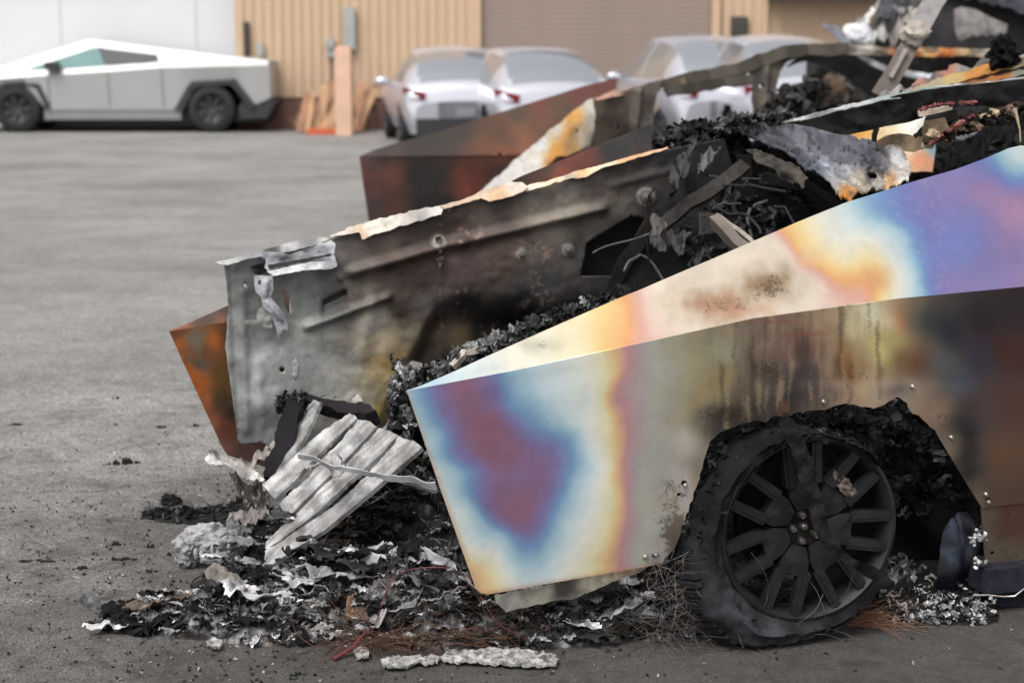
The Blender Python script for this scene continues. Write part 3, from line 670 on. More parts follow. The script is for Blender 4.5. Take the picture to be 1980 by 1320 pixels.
LOWC = [(1290, 720, (165, 160, 130)), (1330, 720, (158, 150, 112)), (1360, 760, (150, 134, 92)), (1310, 790, (172, 160, 120)), (1320, 860, (178, 172, 158)), (1300, 920, (185, 178, 170)), (1300, 1000, (178, 160, 142)), (1285, 1050, (150, 128, 108)), (1345, 900, (120, 112, 100)), (1330, 930, (150, 130, 105)),
        (1400, 690, (150, 146, 118)), (1400, 740, (150, 128, 80)), (1380, 800, (85, 78, 70)), (1400, 810, (45, 42, 40)), (1430, 760, (90, 80, 68)), (1450, 790, (48, 44, 42)), (1450, 700, (112, 96, 78)), (1480, 670, (120, 100, 85)), (1500, 720, (78, 68, 62)), (1530, 760, (46, 44, 48)), (1520, 690, (125, 90, 78)), (1560, 680, (110, 78, 72)), (1560, 730, (60, 56, 66)), (1590, 700, (100, 82, 75)), (1600, 640, (150, 122, 95)), (1620, 680, (150, 110, 62)), (1640, 720, (120, 72, 24)),
        (1650, 640, (200, 190, 140)), (1690, 610, (215, 210, 178)), (1720, 620, (210, 205, 165)), (1700, 680, (205, 190, 112)), (1670, 740, (190, 160, 115)), (1725, 660, (165, 160, 80)), (1738, 620, (190, 100, 45)), (1742, 690, (110, 78, 48)), (1760, 620, (80, 84, 82)), (1770, 700, (105, 62, 42)), (1600, 760, (85, 72, 68)), (1640, 770, (150, 125, 105)), (1700, 765, (165, 145, 125)), (1760, 760, (150, 130, 110)),
        (1790, 620, (50, 58, 64)), (1800, 700, (88, 96, 100)), (1830, 640, (44, 44, 56)), (1850, 740, (75, 84, 98)), (1900, 620, (46, 38, 44)), (1960, 600, (50, 40, 42)), (1950, 680, (78, 44, 38)), (1890, 690, (58, 54, 72)), (1900, 780, (88, 66, 66)), (1960, 780, (92, 62, 52)), (1810, 800, (150, 122, 98)), (1840, 860, (140, 118, 96)), (1860, 830, (58, 56, 60)), (1880, 900, (70, 66, 66)), (1880, 960, (128, 104, 86)), (1940, 880, (112, 74, 52)), (1970, 960, (92, 68, 54)), (1930, 960, (95, 74, 60)), (2060, 700, (70, 50, 48)), (2060, 900, (90, 64, 54))]
TOPT = [(795, 753, .60), (840, 738, .58), (880, 725, .62), (930, 712, .66), (1000, 690, .72), (1040, 655, .74), (1090, 650, .77), (1130, 620, .79), (1165, 625, .83), (1195, 620, .86), (1200, 600, .84), (1215, 645, .87), (1235, 620, .91), (1250, 640, .93), (1240, 580, .95), (1275, 600, 1.13), (1270, 640, 1.0), (1300, 560, 1.15), (1330, 600, 1.1), (1380, 560, 1.13), (1400, 520, 1.13), (1450, 500, 1.15), (1500, 500, 1.17), (1440, 590, 1.1), (1500, 560, 1.12), (1560, 560, 1.12), (1600, 590, 1.0), (1650, 590, .96), (1660, 570, .93),
        (1540, 450, .86), (1570, 480, .86), (1590, 500, .86), (1640, 540, .86), (1570, 440, .80), (1600, 460, .72), (1620, 430, .66), (1650, 410, .61), (1600, 410, .68), (1640, 470, .70), (1660, 490, .78), (1680, 510, .86), (1700, 540, .90), (1710, 555, .90), (1730, 560, .84), (1740, 530, .70), (1745, 560, .68), (1720, 490, .70), (1700, 450, .62), (1740, 470, .57), (1760, 500, .53), (1770, 550, .51), (1755, 575, .56), (1690, 400, .52), (1720, 400, .48), (1680, 380, .54), (1760, 420, .47), (1790, 480, .465), (1800, 540, .43), (1830, 500, .475), (1860, 470, .485), (1840, 420, .46), (1800, 380, .45), (1900, 430, .46), (1870, 540, .44), (1920, 520, .45), (1960, 480, .43), (1940, 420, .40), (1970, 400, .38), (1850, 360, .44), (1900, 370, .40), (1920, 340, .42), (1890, 320, .47), (1930, 300, .53), (1955, 300, .62), (1965, 310, .56), (1975, 295, .80), (1975, 340, .46), (1970, 540, .42), (2080, 450, .44), (2080, 300, .6)]
def field(x, y, T, soft=20., sx=1.):
    P = np.array([t[:2] for t in T], float); q = np.array([t[2] for t in T]); r = np.zeros(len(x))
    for i in range(0, len(x), 5000):
        d2 = ((x[i:i+5000, None]-P[None, :, 0])*sx)**2+(y[i:i+5000, None]-P[None, :, 1])**2+soft**2; w = np.exp(-d2/(2*25.**2))+1e-4*np.exp(-d2/(2*70.**2))+1e-9; r[i:i+5000] = (w@q)/w.sum(1)
    return r
def spot(c, x, y, px, py, rx, ry, colr, s, rag=.5, seed=0.):
    d = np.hypot((x-px)/rx, (y-py)/ry)+rag*fbm(np.stack([x*.03, y*.03, x*0+seed], -1), 4)
    k = (s*np.exp(-np.clip(d, 0, 9)**2*1.15))[:, None]; return c*(1-k)+lin(colr)*k
def fender_col(x, y):
    up = (y < FS.crease(x)) if not FS.mode['m'] else np.full(len(x), FS.mode['m'] == 1)
    wob = 9*np.stack([fbm(np.stack([x*.008, y*.008, x*0+3], -1), 2), fbm(np.stack([x*.008, y*.008, x*0+9], -1), 2)], -1)
    xw, yw = x+wob[:, 0], y+wob[:, 1]
    micro = .006*fbm(np.stack([x*.06, y*.06, x*0+31], -1), 3)
    cu = ramp(field(xw, yw, TOPT)+micro, RAMPT)
    cl = ramp(field(xw, yw, LOWT)+micro); k = sstep(1255, 1345, x+30*perlin(np.stack([x*.02, y*.02, x*0], -1)))[:, None]
    cl = cl*(1-k)+blend_pts(x+1.3*wob[:, 0], y+1.3*wob[:, 1], LOWC, 2.5, 20)*1.18*k
    # brown oxide blooms and streaks of their own shape
    for a in ((1040, 668, 42, 16, (150, 148, 130), .55), (1385, 588, 84, 36, (170, 116, 66), .9), (1490, 546, 58, 34, (146, 106, 48), .92), (1425, 600, 80, 22, (205, 150, 112), .6), (1560, 500, 40, 26, (222, 190, 160), .4), (1700, 540, 26, 22, (216, 130, 84), .5)): cu = spot(cu, x, y, *a, seed=a[0])
    xs_ = x+6*fbm(np.stack([x*.01, y*.02, x*0+1], -1), 3); st = fbm(np.stack([xs_*.06, y*.005, x*0+70], -1), 3)+.25*fbm(np.stack([x*.02, y*.02, x*0+77], -1), 3)                # run marks down the panel
    m = (sstep(.12, .5, st)*sstep(1330, 1400, x)*(1-sstep(1690, 1740, x))*.55)[:, None]; cl = cl*(1-m)+lin((172, 146, 112))*m
    m = (sstep(.10, .5, -st)*sstep(1330, 1400, x)*(1-sstep(1690, 1740, x))*.6)[:, None]; cl = cl*(1-m)+lin((62, 50, 42))*m
    for a in ((1560, 645, 50, 5, (140, 66, 52), .5), (1590, 700, 9, 36, (120, 70, 60), .3), (1500, 622, 46, 4, (150, 60, 45), .5), (1870, 870, 26, 90, (38, 36, 36), .8), (1330, 960, 14, 60, (205, 200, 205), .5), (1470, 700, 24, 30, (60, 48, 42), .5), (1700, 745, 90, 14, (190, 165, 140), .6), (1740, 752, 30, 18, (78, 76, 86), .7)): cl = spot(cl, x, y, *a, seed=a[0])
    edge = np.clip((x-(787+(y-755)*.365)), 0, 999); k = (np.exp(-edge/2.5)*.6)[:, None]; cl = cl*(1-k)+lin((215, 170, 120))*k
    ebot = np.clip(1148-(x-930)*.163-y, 0, 999); k = (np.exp(-ebot/4)*.6*(x < 1290))[:, None]; cl = cl*(1-k)+lin((180, 120, 70))*k
    # thin light scratches
    sc = np.abs(perlin(np.stack([x*.03+y*.012, y*.02-x*.01, x*0+5], -1))); pt = sstep(1640, 1760, x)*(1-sstep(1800, 1850, x)); k = (np.exp(-(sc/.03)**2)*pt*.12)[:, None]; cu = cu*(1-k)+lin((220, 232, 240))*k
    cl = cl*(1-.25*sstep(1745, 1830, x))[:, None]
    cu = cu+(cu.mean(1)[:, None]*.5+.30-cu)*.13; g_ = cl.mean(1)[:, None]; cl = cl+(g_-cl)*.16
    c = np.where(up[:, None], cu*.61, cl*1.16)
    return np.clip(c, 0, .95)
def fender_alpha(x, y):
    up = np.full(len(x), FS.mode['m'] == 1)
    a = .55*np.exp(-((x-1400)/75)**2-((y-590)/30)**2)+.62*np.exp(-((x-1495)/50)**2-((y-550)/34)**2)+.5*np.exp(-((x-1045)/45)**2-((y-665)/18)**2)
    b = .55*np.exp(-((x-1480)/60)**2-((y-720)/60)**2)+.7*np.exp(-((x-1400)/60)**2-((y-800)/30)**2)+.6*np.exp(-((x-1310)/40)**2-((y-1040)/40)**2)+.5*np.exp(-((x-1650)/60)**2-((y-725)/40)**2)+.5*np.exp(-((x-1300)/50)**2-((y-960)/110)**2)+.45*np.exp(-((x-1820)/40)**2-((y-800)/70)**2)
    return np.where(up, a, b)
lowpoly = [(787, 755), (1000, 715), (1240, 663), (1456, 616), (1738, 577), (1980, 554), (2200, 533), (2200, 950), (1980, 972), (1899, 982), (1857, 915), (1813, 839), (1776, 800), (1739, 769), (1710, 782), (1682, 791), (1633, 781), (1535, 799), (1498, 808), (1430, 820), (1395, 832), (1375, 850), (1356, 905), (1340, 960), (1322, 1010), (1305, 1060), (1286, 1078), (1282, 1088), (1247, 1096), (1100, 1121), (960, 1146), (944, 1149), (930, 1147), (920, 1136), (904, 1092), (850, 940)]
_i = lowpoly.index((1813, 839)); _j = lowpoly.index((1286, 1078)); _mid = densify(lowpoly[_i:_j+1], 9, 0, False); _r = np.random.default_rng(4); _mid = [(float(p[0]+_r.normal()*1.6+3*perlin(np.array([[p[0]*.05, p[1]*.05, 1.]]))[0]), float(p[1]+_r.normal()*1.8+5*perlin(np.array([[p[0]*.05, p[1]*.05, 5.]]))[0])) for p in _mid]; lowpoly = lowpoly[:_i]+_mid+lowpoly[_j:]
toppoly = [(787, 755), (815, 745), (880, 717), (985, 669), (1085, 625), (1195, 577), (1240, 559), (1345, 514), (1448, 470), (1540, 430), (1634, 392), (1740, 359), (1846, 328), (1900, 308), (1952, 286), (1975, 281), (2010, 290), (2200, 330), (2200, 533), (1980, 554), (1738, 577), (1456, 616), (1240, 663), (1000, 715)]
def dents(x, y): return .0022*fbm(np.stack([x*.006, y*.006, x*0+2], -1), 3)*sstep(0, 25, np.abs(y-FS.crease(x)))
def circ(x, y, r, k=10, ry=None): return [(x+r*math.cos(2*math.pi*i/k), y+(ry or r)*math.sin(2*math.pi*i/k)) for i in range(k)]
FS.mode['m'] = 2
ff = sheet('front_fender', lowpoly, FS, 'tinted_steel', wreck, 5.5, .004, fender_col, fender_alpha, dents, holes=[circ(1268, 1074, 8, 10, 5), circ(1323, 934, 6), circ(1911, 968, 5, 8, 6), circ(1313, 956, 4, 8)])
fender = ff
FS.mode['m'] = 1
sheet('fender_top', toppoly, FS, 'tinted_steel', ff, 6, .004, fender_col, fender_alpha, dents)
FS.mode['m'] = 0
EDGE = lambda p, o=0.: FS(np.array([float(p[0])]), np.array([float(p[1])]))[0]+NO*o
for bxp in ((1325, 938), (1268, 1072), (1248, 1076), (1592, 776), (1764, 747), (1839, 845), (1906, 955), (1911, 970)):
    m = MB(); m.lathe([(0, .006), (.004, .006), (.006, .003), (.0075, 0), (.0075, -.004), (0, -.004)], EDGE(bxp, .002), NO, 12); m.build('bolt', 'bare_bolt', ff)
m = MB(); m.box(EDGE((1515, 786), .004), (.032, .006, .034), [-FW, NO, UP]); m.build('rusty_tab', 'copper_wire', ff)
# door sill panel and rocker
doorc = ctrl([(1900, 1000, (88, 76, 64)), (1960, 1000, (80, 52, 42)), (1940, 1080, (84, 74, 62)), (2100, 1000, (80, 60, 50))], 1.15)
sheet('door_skirt', [(1899, 984), (1980, 974), (2200, 952), (2200, 1060), (1980, 1086), (1908, 1100)], FS, 'scorched_panel', wreck, 10, .004, doorc, holes=[circ(1921, 1070, 4, 8)], relief=lambda x, y: -.006+0*x)
m = MB(); PS = side_plane(-.06)
m.beam([hit(1890, 1116, PS), hit(1975, 1108, PS), hit(2250, 1080, PS)], .10, .075, lin((40, 40, 50))); m.beam([hit(1895, 1148, side_plane(-.12)), hit(2250, 1115, side_plane(-.12))], .14, .05, lin((34, 34, 44)), rough=.01); m.build('rocker_beam', 'char', wreck)
m = MB(); P = [at(x, y, 4.83) for x, y in ((1882, 1150), (1910, 1150), (1940, 1153), (1962, 1152), (1975, 1142), (1990, 1130))]; m.tube(P, .0025, 5); m.build('brake_line', 'bare_bolt', wreck)

# ---- dark steel strip hanging under the fender
US = side_plane(-.10)
sheet('under_tray', [(957, 1150), (1000, 1143), (1060, 1130), (1150, 1112), (1200, 1100), (1252, 1094), (1248, 1101), (1190, 1122), (1110, 1158), (1060, 1163), (1010, 1174), (978, 1182), (960, 1165)], lambda x, y: hit(x, y, US), 'ash_metal', wreck, 6, .003,
      ctrl([(970, 1165, (150, 150, 142)), (1060, 1140, (170, 165, 150)), (1150, 1120, (185, 178, 160)), (1230, 1100, (160, 140, 120)), (1080, 1135, (80, 75, 70))], 1.15), relief=lambda x, y: .012*fbm(np.stack([x*.03, y*.03, x*0], -1), 4), jag=1.5)

# ---- wheel
NT = NO*math.cos(math.radians(0)); AX = NO
wheel = put(bpy.data.objects.new('wheel', None), wreck); wheel.location = V(HUB)-wreck.location
a_ = np.cross(AX, UP); a_ /= np.linalg.norm(a_)        # horizontal in the wheel's plane
if a_[0] < 0: a_ = -a_
def wp(r, ang, z): return HUB+(a_*math.cos(ang)+UP*math.sin(ang))*r+AX*z
# tyre: slumped, its right-hand side burnt away, the tread fallen flat at lower left
v, f = [], []; nA = 220; prof = [(.0, .030), (.07, .045), (.14, .052), (.22, .058), (.3, .062), (.4, .062), (.5, .060), (.6, .056), (.7, .048), (.8, .036), (.88, .02), (.95, .0), (1.0, -.03), (1.0, -.09), (1.0, -.17), (.8, -.22), (0, -.20)]
for k in range(nA):
    ang = math.radians(40+k/(nA-1)*285)                          # from upper right over the top and left to lower right
    dg = math.degrees(ang)
    ro = np.interp(dg, [40, 70, 95, 120, 150, 180, 210, 235, 255, 270, 290, 325], [.280, .283, .300, .335, .345, .352, .395, .402, .355, .322, .318, .285])
    for u, z in prof:
        r = .272+(ro-.272)*u; r += (.004+.010*u)*fbm(np.array([[ang*4.5, u*2, z*8]]), 4)[0]
        p = wp(r, ang, z+.016*float(fbm(np.array([[ang*3.2, u*3.5, 4.]]), 4)[0])+.010*math.sin(u*16+ang*2)*u*(1-u)*2+.012*(1+.8*math.sin(ang*3+1))*(u*(1-u))*3+(.035*math.exp(-((dg-225)/28)**2)*u)); p[2] = max(p[2], .004+.01*u); v.append(p)
    if k: m0 = len(prof); f += [((k-1)*m0+j, (k-1)*m0+j+1, k*m0+j+1, k*m0+j) for j in range(m0-1)]
va = np.array(v); dd = va-HUB; an = np.arctan2(dd@UP, dd@a_); lowl = np.exp(-((np.degrees(an) % 360-232)/38)**2)
tg = .0075+.030*lowl; tg = tg*(1+.8*fbm(va*14, 4)).clip(.3, 2.5)
tyre = mesh_obj('tyre', v, [q[::-1] for q in f], 'char', wheel, tg[:, None]*np.array([1, .98, 1.12]), True, 60)
m = MB()
for q in range(16):                                               # tread blocks at lower left
    ang = math.radians(196+q*4.0); ro = float(np.interp(math.degrees(ang), [180, 210, 235, 255, 270], [.372, .40, .405, .36, .325]))
    p = wp(ro-.012, ang, .03); d = (a_*math.cos(ang)+UP*math.sin(ang)); tt = np.cross(AX, d)
    if p[2] > .02: m.box(p, (.017, .020, .05), [tt, d, AX+d*-.5])
for q in range(14):
    ang = math.radians(198+q*4.2); ro = float(np.interp(math.degrees(ang), [180, 210, 235, 255, 270], [.372, .40, .405, .36, .325]))
    p = wp(ro-.042, ang+.02, .052); d = (a_*math.cos(ang)+UP*math.sin(ang)); tt = np.cross(AX, d)
    if p[2] > .02: m.box(p, (.006, .022, .014), [tt, d, AX])
m.build('tread_blocks', 'burnt_rubber', wheel, kind='stuff')
m = MB(); rn = np.random.default_rng(23)
for q in range(430):
    dg = rn.uniform(45, 318); ro = float(np.interp(dg, [40, 70, 95, 120, 150, 180, 210, 235, 255, 270, 290, 325], [.280, .283, .300, .335, .345, .352, .395, .402, .355, .322, .318, .285]))
    u_ = 1-abs(rn.normal())*.28; p = wp(.272+(ro-.272)*max(u_, .1), math.radians(dg), .05*(1-u_)*2+.004+rn.uniform(-.10, .012)*(u_ > .8)); p[2] = max(p[2], .006)
    m.crumple(p, rn.uniform(.006, .022), np.full(3, rn.choice([.008, .014, .025, .06], p=[.4, .33, .2, .07])), rn, 1., 8, .4)
m.build('charred_rubber', 'char', wheel, kind='stuff')
# rim
m = MB(); m.lathe([(.255, .028), (.262, .036), (.272, .034), (.276, .024), (.274, .008), (.262, -.01), (.250, -.05), (.246, -.18), (.262, -.20), (.262, -.19), (.240, -.17), (.238, -.04), (.246, .012)], HUB, AX, 72, closed=True)
rim = m.build('rim', 'burnt_rim', wheel)
NSP = 7
for k in range(NSP):
    ph = math.radians(97+k*360/NSP)
    def q(r, da, z): return wp(r, ph+da, z)
    pet = [q(.060, -.38, .008), q(.105, -.425, .014), q(.152, -.33, .018), q(.140, 0, .014), q(.152, .33, .018), q(.105, .425, .014), q(.060, .38, .008), q(.100, 0, .0165)]
    bk = [p-AX*.035 for p in pet[:7]]
    m = MB(); m.add(pet+bk, [(0, 1, 7), (1, 2, 7), (2, 3, 7), (3, 4, 7), (4, 5, 7), (5, 6, 7), (6, 0, 7)]+[(i, i+8, (i+1) % 7+8, (i+1) % 7) for i in range(7)])
    for s_ in (-1, 1):
        A0, A1 = q(.138, s_*.285, .006), q(.256, s_*.185, .016)
        m.beam([A0, A1], [.034, .030], [.034, .028], None, up=AX, seg=.5)
        m.beam([A0+AX*.016, A1+AX*.013], [.012, .009], [.012, .008], None, up=AX, seg=.5)
    m.build('spoke', 'burnt_rim', wheel, smooth=False)
m = MB(); m.lathe([(0, -.012), (.030, -.010), (.055, -.002), (.064, -.02), (.064, -.06), (0, -.06)], HUB, AX, 28); m.build('hub', 'black_char', wheel)
for k in range(5):
    ang = math.radians(108+72*k); c = wp(.040, ang, .008)
    m = MB(); m.lathe([(0, .012), (.005, .012), (.0056, .006), (.009, .007), (.011, 0), (.011, -.02), (0, -.02)], c, AX, 6 if False else 12); m.build('wheel_nut', 'nut_metal', wheel)
m = MB(); m.lathe([(0, .006), (.007, .006), (.012, .0), (.014, -.012)], HUB, AX, 14); m.build('hub_bolt', 'nut_metal', wheel)
m = MB(); m.lathe([(.06, -.09), (.17, -.09), (.172, -.10), (.172, -.115), (.06, -.115)], HUB, AX, 40); m.build('brake_disc', 'black_char', wheel)
# burnt liner strap fallen over the wheel
TP = side_plane(.11)
sheet('liner_strap', [(1505, 805), (1540, 812), (1552, 840), (1570, 880), (1584, 930), (1598, 990), (1612, 1040), (1650, 1080), (1700, 1100), (1735, 1130), (1725, 1145), (1672, 1112), (1625, 1082), (1590, 1050), (1572, 1015), (1566, 970), (1548, 940), (1540, 900), (1528, 860), (1515, 830)], lambda x, y: hit(x, y, TP), 'black_char', wheel, 7, .004, relief=lambda x, y: -.01+.018*fbm(np.stack([x*.03, y*.03, x*0+4], -1), 4), jag=3)
sheet('ash_patch', [(1612, 905), (1625, 918), (1640, 925), (1655, 945), (1656, 955), (1640, 962), (1622, 945), (1612, 930)], lambda x, y: hit(x, y, side_plane(.026)), 'ash', wheel, 2.5, .002, lambda x, y: np.tile(lin((108, 98, 90)), (len(x), 1))*(1+.9*fbm(np.stack([x*.12, y*.12, x*0], -1), 4))[:, None].clip(.2, 2), relief=lambda x, y: .008*fbm(np.stack([x*.1, y*.1, x*0], -1), 4), jag=4)
# wheel-well: dark inner walls
def dark_box(name, p, d_in=.55):
    sheet(name, p, side_plane(-d_in), 'black_char', wreck, 22, .01, relief=lambda x, y: .05*fbm(np.stack([x*.012, y*.012, x*0+8], -1), 5))
dark_box('wheel_well', [(1180, 740), (1700, 700), (2200, 640), (2300, 1160), (1500, 1205), (1180, 1190)])
# charred arch liner remains along the arch edge
m = MB(); rr = random.Random(8)
arch_pts = densify([(1330, 1010), (1362, 900), (1385, 850), (1430, 825), (1520, 805), (1640, 792), (1720, 790), (1790, 830), (1830, 880)], 5, 0, False)
for p in arch_pts:
    for _ in range(2):
        o = rr.uniform(-.16, -.03); c = hit(p[0]+rr.uniform(-8, 8), p[1]+rr.uniform(4, 22), side_plane(o)); g = rr.choice([.01, .012, .02, .03, .05]); m.lump(c, rr.uniform(.010, .026), lin((0, 0, 0))+g, amp=.9, freq=6, level=2, flat=rr.uniform(.3, 1))
for _ in range(60):
    x = rr.uniform(1640, 1800); y = rr.uniform(790, 860)+(x-1640)*.08; c = hit(x, y, side_plane(rr.uniform(-.2, -.06))); g = rr.choice([.012, .02, .05, .22]); m.lump(c, rr.uniform(.006, .018), lin((0, 0, 0))+g, amp=1., freq=6, level=2, flat=.5)

rn = np.random.default_rng(19)
for _ in range(150):
    x = rn.uniform(1690, 1880); y = rn.uniform(800, 1010); 
    if y < 800+(x-1740)*1.15: continue
    m.crumple(hit(x, y, side_plane(rn.uniform(-.5, -.2))), rn.uniform(.02, .06), np.full(3, rn.choice([.01, .018, .03, .09], p=[.4, .35, .2, .05])), rn, 1., 9, .5)
for _ in range(200):
    x = rn.uniform(1640, 1830); y = rn.uniform(785, 850)+max(0, x-1700)*.25; m.crumple(hit(x, y, side_plane(rn.uniform(-.22, -.05))), rn.uniform(.008, .03), np.full(3, rn.choice([.01, .02, .05, .22], p=[.4, .33, .2, .07])), rn, 1., 8, .5)
for p in densify([(1320, 1030), (1356, 915), (1378, 850), (1430, 824), (1520, 803), (1640, 786)], 7, 0, False):
    for _ in range(3): m.crumple(hit(p[0]+rn.normal()*5+5, p[1]+rn.uniform(-3, 16), side_plane(rn.uniform(-.08, .0))), rn.uniform(.008, .028), np.full(3, rn.choice([.01, .02, .05])), rn, 1., 8, .5)
m.build('arch_liner_remains', 'char', wreck, kind='stuff')
# charred flap left of the wheel
sheet('torn_liner', [(1352, 915), (1366, 870), (1392, 838), (1420, 826), (1410, 850), (1380, 880), (1360, 930), (1340, 1000), (1325, 1080), (1310, 1110), (1300, 1170), (1285, 1180), (1262, 1170), (1268, 1110), (1290, 1085), (1310, 1062)], side_plane(-.05), 'char', wreck, 6, .004, lambda x, y: np.tile(lin((30, 28, 28)), (len(x), 1))*(1+.8*fbm(np.stack([x*.05, y*.05, x*0], -1), 4))[:, None].clip(.2, 3), relief=lambda x, y: .03*fbm(np.stack([x*.02, y*.02, x*0+14], -1), 4), jag=4)
# rear brake shield standing behind the wheel
def shield_surf(x, y):
    P = hit(x, y, side_plane(-.13)); u = (x-1800)/95; v_ = (y-1062)/85
    return P+NO[None]*(.05*np.clip(1-u**2*.8-v_**2, -1, 1))[..., None] if np.ndim(x) else P
sh = [(1803, 1130), (1800, 1090), (1802, 1050), (1812, 1020), (1830, 1000), (1852, 990), (1872, 990), (1884, 1010), (1890, 1050), (1880, 1090), (1860, 1120), (1835, 1148), (1815, 1150)]
sheet('brake_shield', sh, shield_surf, 'melted_sheet', wreck, 6, .004, ctrl([(1806, 1080, (70, 70, 68)), (1820, 1030, (45, 46, 60)), (1822, 1070, (95, 112, 128)), (1838, 1060, (34, 35, 48)), (1850, 1040, (60, 66, 84)), (1868, 1060, (96, 98, 106)), (1870, 1020, (30, 30, 42)), (1850, 1110, (28, 28, 38)), (1820, 1130, (40, 38, 52)), (1885, 1060, (50, 52, 60))], .9), relief=lambda x, y: .012*np.exp(-((x-1838)/9)**2)+.004*fbm(np.stack([x*.04, y*.04, x*0], -1), 3))

# ---- far inner fender: grey pressed panel
FP = side_plane(-1.72)
FP = (FP[0], np.array(FP[1]))
inner_out = [(433, 514), (480, 498), (560, 484), (640, 462), (720, 434), (860, 400), (940, 384), (1180, 320), (1290, 288), (1400, 268), (1420, 330), (1380, 420), (1340, 520), (1300, 580), (1200, 640), (1000, 720), (880, 740), (840, 715), (800, 700), (781, 710), (765, 735), (749, 739), (781, 762), (768, 800), (753, 829), (720, 850), (600, 880), (560, 885), (520, 862), (505, 855), (469, 859), (461, 853), (448, 758), (436, 672), (440, 615), (442, 595), (440, 565)]
INC = [(445, 540, (104, 108, 106)), (450, 640, (118, 120, 118)), (455, 740, (122, 124, 122)), (470, 830, (110, 112, 110)), (480, 560, (98, 100, 98)), (500, 600, (100, 102, 100)), (500, 690, (150, 151, 150)), (505, 760, (158, 159, 157)), (530, 720, (140, 140, 139)), (560, 690, (150, 150, 150)), (560, 790, (128, 128, 126)), (540, 830, (112, 112, 110)), (520, 640, (120, 121, 118)), (600, 640, (135, 135, 131)), (610, 700, (142, 142, 140)), (650, 760, (140, 139, 135)), (680, 700, (134, 131, 124)), (640, 840, (100, 98, 96)), (580, 850, (82, 82, 82)), (600, 560, (118, 118, 116)), (560, 540, (110, 110, 108)), (650, 530, (98, 95, 92)), (640, 590, (92, 92, 90)), (690, 520, (80, 73, 68)), (700, 570, (92, 86, 78)), (740, 560, (70, 60, 54)), (720, 620, (138, 132, 122)), (740, 660, (140, 128, 108)), (735, 720, (150, 136, 100)), (715, 770, (138, 130, 112)), (752, 700, (128, 104, 66)), (745, 790, (150, 132, 76)), (765, 770, (150, 130, 80)), (730, 830, (120, 112, 86)), (690, 810, (120, 118, 112)),
       (770, 480, (84, 72, 64)), (760, 520, (60, 50, 44)), (840, 440, (50, 43, 39)), (860, 480, (78, 62, 56)), (800, 540, (55, 46, 40)), (780, 600, (60, 52, 44)), (790, 640, (98, 90, 74)), (820, 590, (72, 66, 62)), (860, 590, (66, 60, 58)), (850, 640, (72, 62, 52)), (830, 690, (60, 52, 44)), (900, 660, (86, 72, 50)), (940, 640, (40, 36, 34)), (900, 520, (78, 64, 60)), (950, 440, (74, 64, 58)), (960, 500, (92, 76, 70)), (950, 560, (60, 52, 48)), (900, 590, (32, 29, 28)), (1000, 580, (34, 32, 32)), (1000, 620, (14, 13, 13)), (1050, 420, (112, 104, 94)), (1040, 480, (88, 80, 74)), (1060, 540, (62, 60, 60)), (1100, 400, (110, 105, 95)), (1120, 440, (84, 78, 72)), (1110, 500, (64, 60, 58)), (1160, 370, (84, 76, 70)), (1200, 340, (56, 50, 47)), (1200, 400, (80, 74, 68)), (1250, 350, (52, 47, 45)), (1300, 310, (40, 38, 38)), (1290, 400, (34, 33, 33)), (1250, 450, (28, 27, 27)), (1200, 560, (32, 31, 31)), (1150, 600, (20, 20, 20)), (1100, 640, (14, 14, 14)), (1350, 350, (18, 18, 18)), (1380, 300, (26, 25, 25)), (1300, 500, (20, 20, 20)), (900, 700, (30, 27, 25))]
def inner_relief(x, y):
    r = ribs(x, y, [(672, 528, 900, 462, 11, .020), (588, 632, 755, 571, 8, .018), (880, 470, 1172, 400, 10, .020), (600, 520, 660, 505, 18, .010), (1180, 360, 1330, 320, 8, .006), (468, 560, 478, 840, 9, .006), (500, 690, 505, 800, 14, .007), (700, 700, 720, 560, 16, .008)])
    fold = (y-(560+(840-x)*2.1))                                 # wheel-house fold sweeping down from (840,560)
    r = r-.05*sstep(0, 40, (x-750)*.9-(760-y)*.45+0)*sstep(560, 640, y)*(1-sstep(1000, 1100, x)*.5)
    r = r*1.45+bosses(x, y, [(848, 467, 11, .016), (1248, 380, 16, .018), (1098, 483, 12, .014), (1008, 492, 10, .012), (656, 537, 8, .01), (686, 772, 15, .014), (688, 783, 8, .01)])
    yy = y-(601-(x-622)*.5); r = r-.022*sstep(620, 630, x)*(1-sstep(664, 676, x))*sstep(-22, -14, yy)*(1-sstep(10, 20, yy))
    r = r-.05*sstep(600, 640, y-.0*x)*sstep(900, 1000, x)
    r = r+.010*fbm(np.stack([x*.010, y*.010, x*0+5], -1), 4)+.002*fbm(np.stack([x*.05, y*.05, x*0+15], -1), 3)
    r = r-.006*np.exp(-((x-(445+(y-514)*.05))/3)**2)
    return r
def inner_col(x, y):
    wob = 16*fbm(np.stack([x*.012, y*.012, x*0+3], -1), 4); c = blend_pts(x+wob, y-wob*.6, INC, 2.8, 10)
    n = fbm(np.stack([x*.02, y*.02, x*0+40], -1), 5); c = c*(1+.28*n)[:, None].clip(.4, 1.8)
    cr = np.abs(fbm(np.stack([x*.02, y*.02, x*0+60], -1), 3)); k = ((cr < .035)*sstep(.0, .4, perlin(np.stack([x*.012, y*.012, x*0+90], -1))+.1)*(x > 850)*(x < 1100)*.35)[:, None]; c = c*(1-k)+lin((160, 130, 118))*k
    for bx_, by_, r_ in ((848, 467, 10), (1248, 380, 15), (686, 772, 15), (1098, 483, 9), (1008, 492, 8)):
        d = np.abs(np.hypot(x-bx_, y-by_)-r_); k = (np.exp(-(d/3)**2)*.5)[:, None]; c = c*(1-k)+lin((165, 160, 155))*k
    return c*1.1
angle_in = 100
tri = [(1136, 470), (1175, 446), (1221, 418), (1247, 424), (1215, 480), (1183, 533), (1122, 533), (1130, 500)]
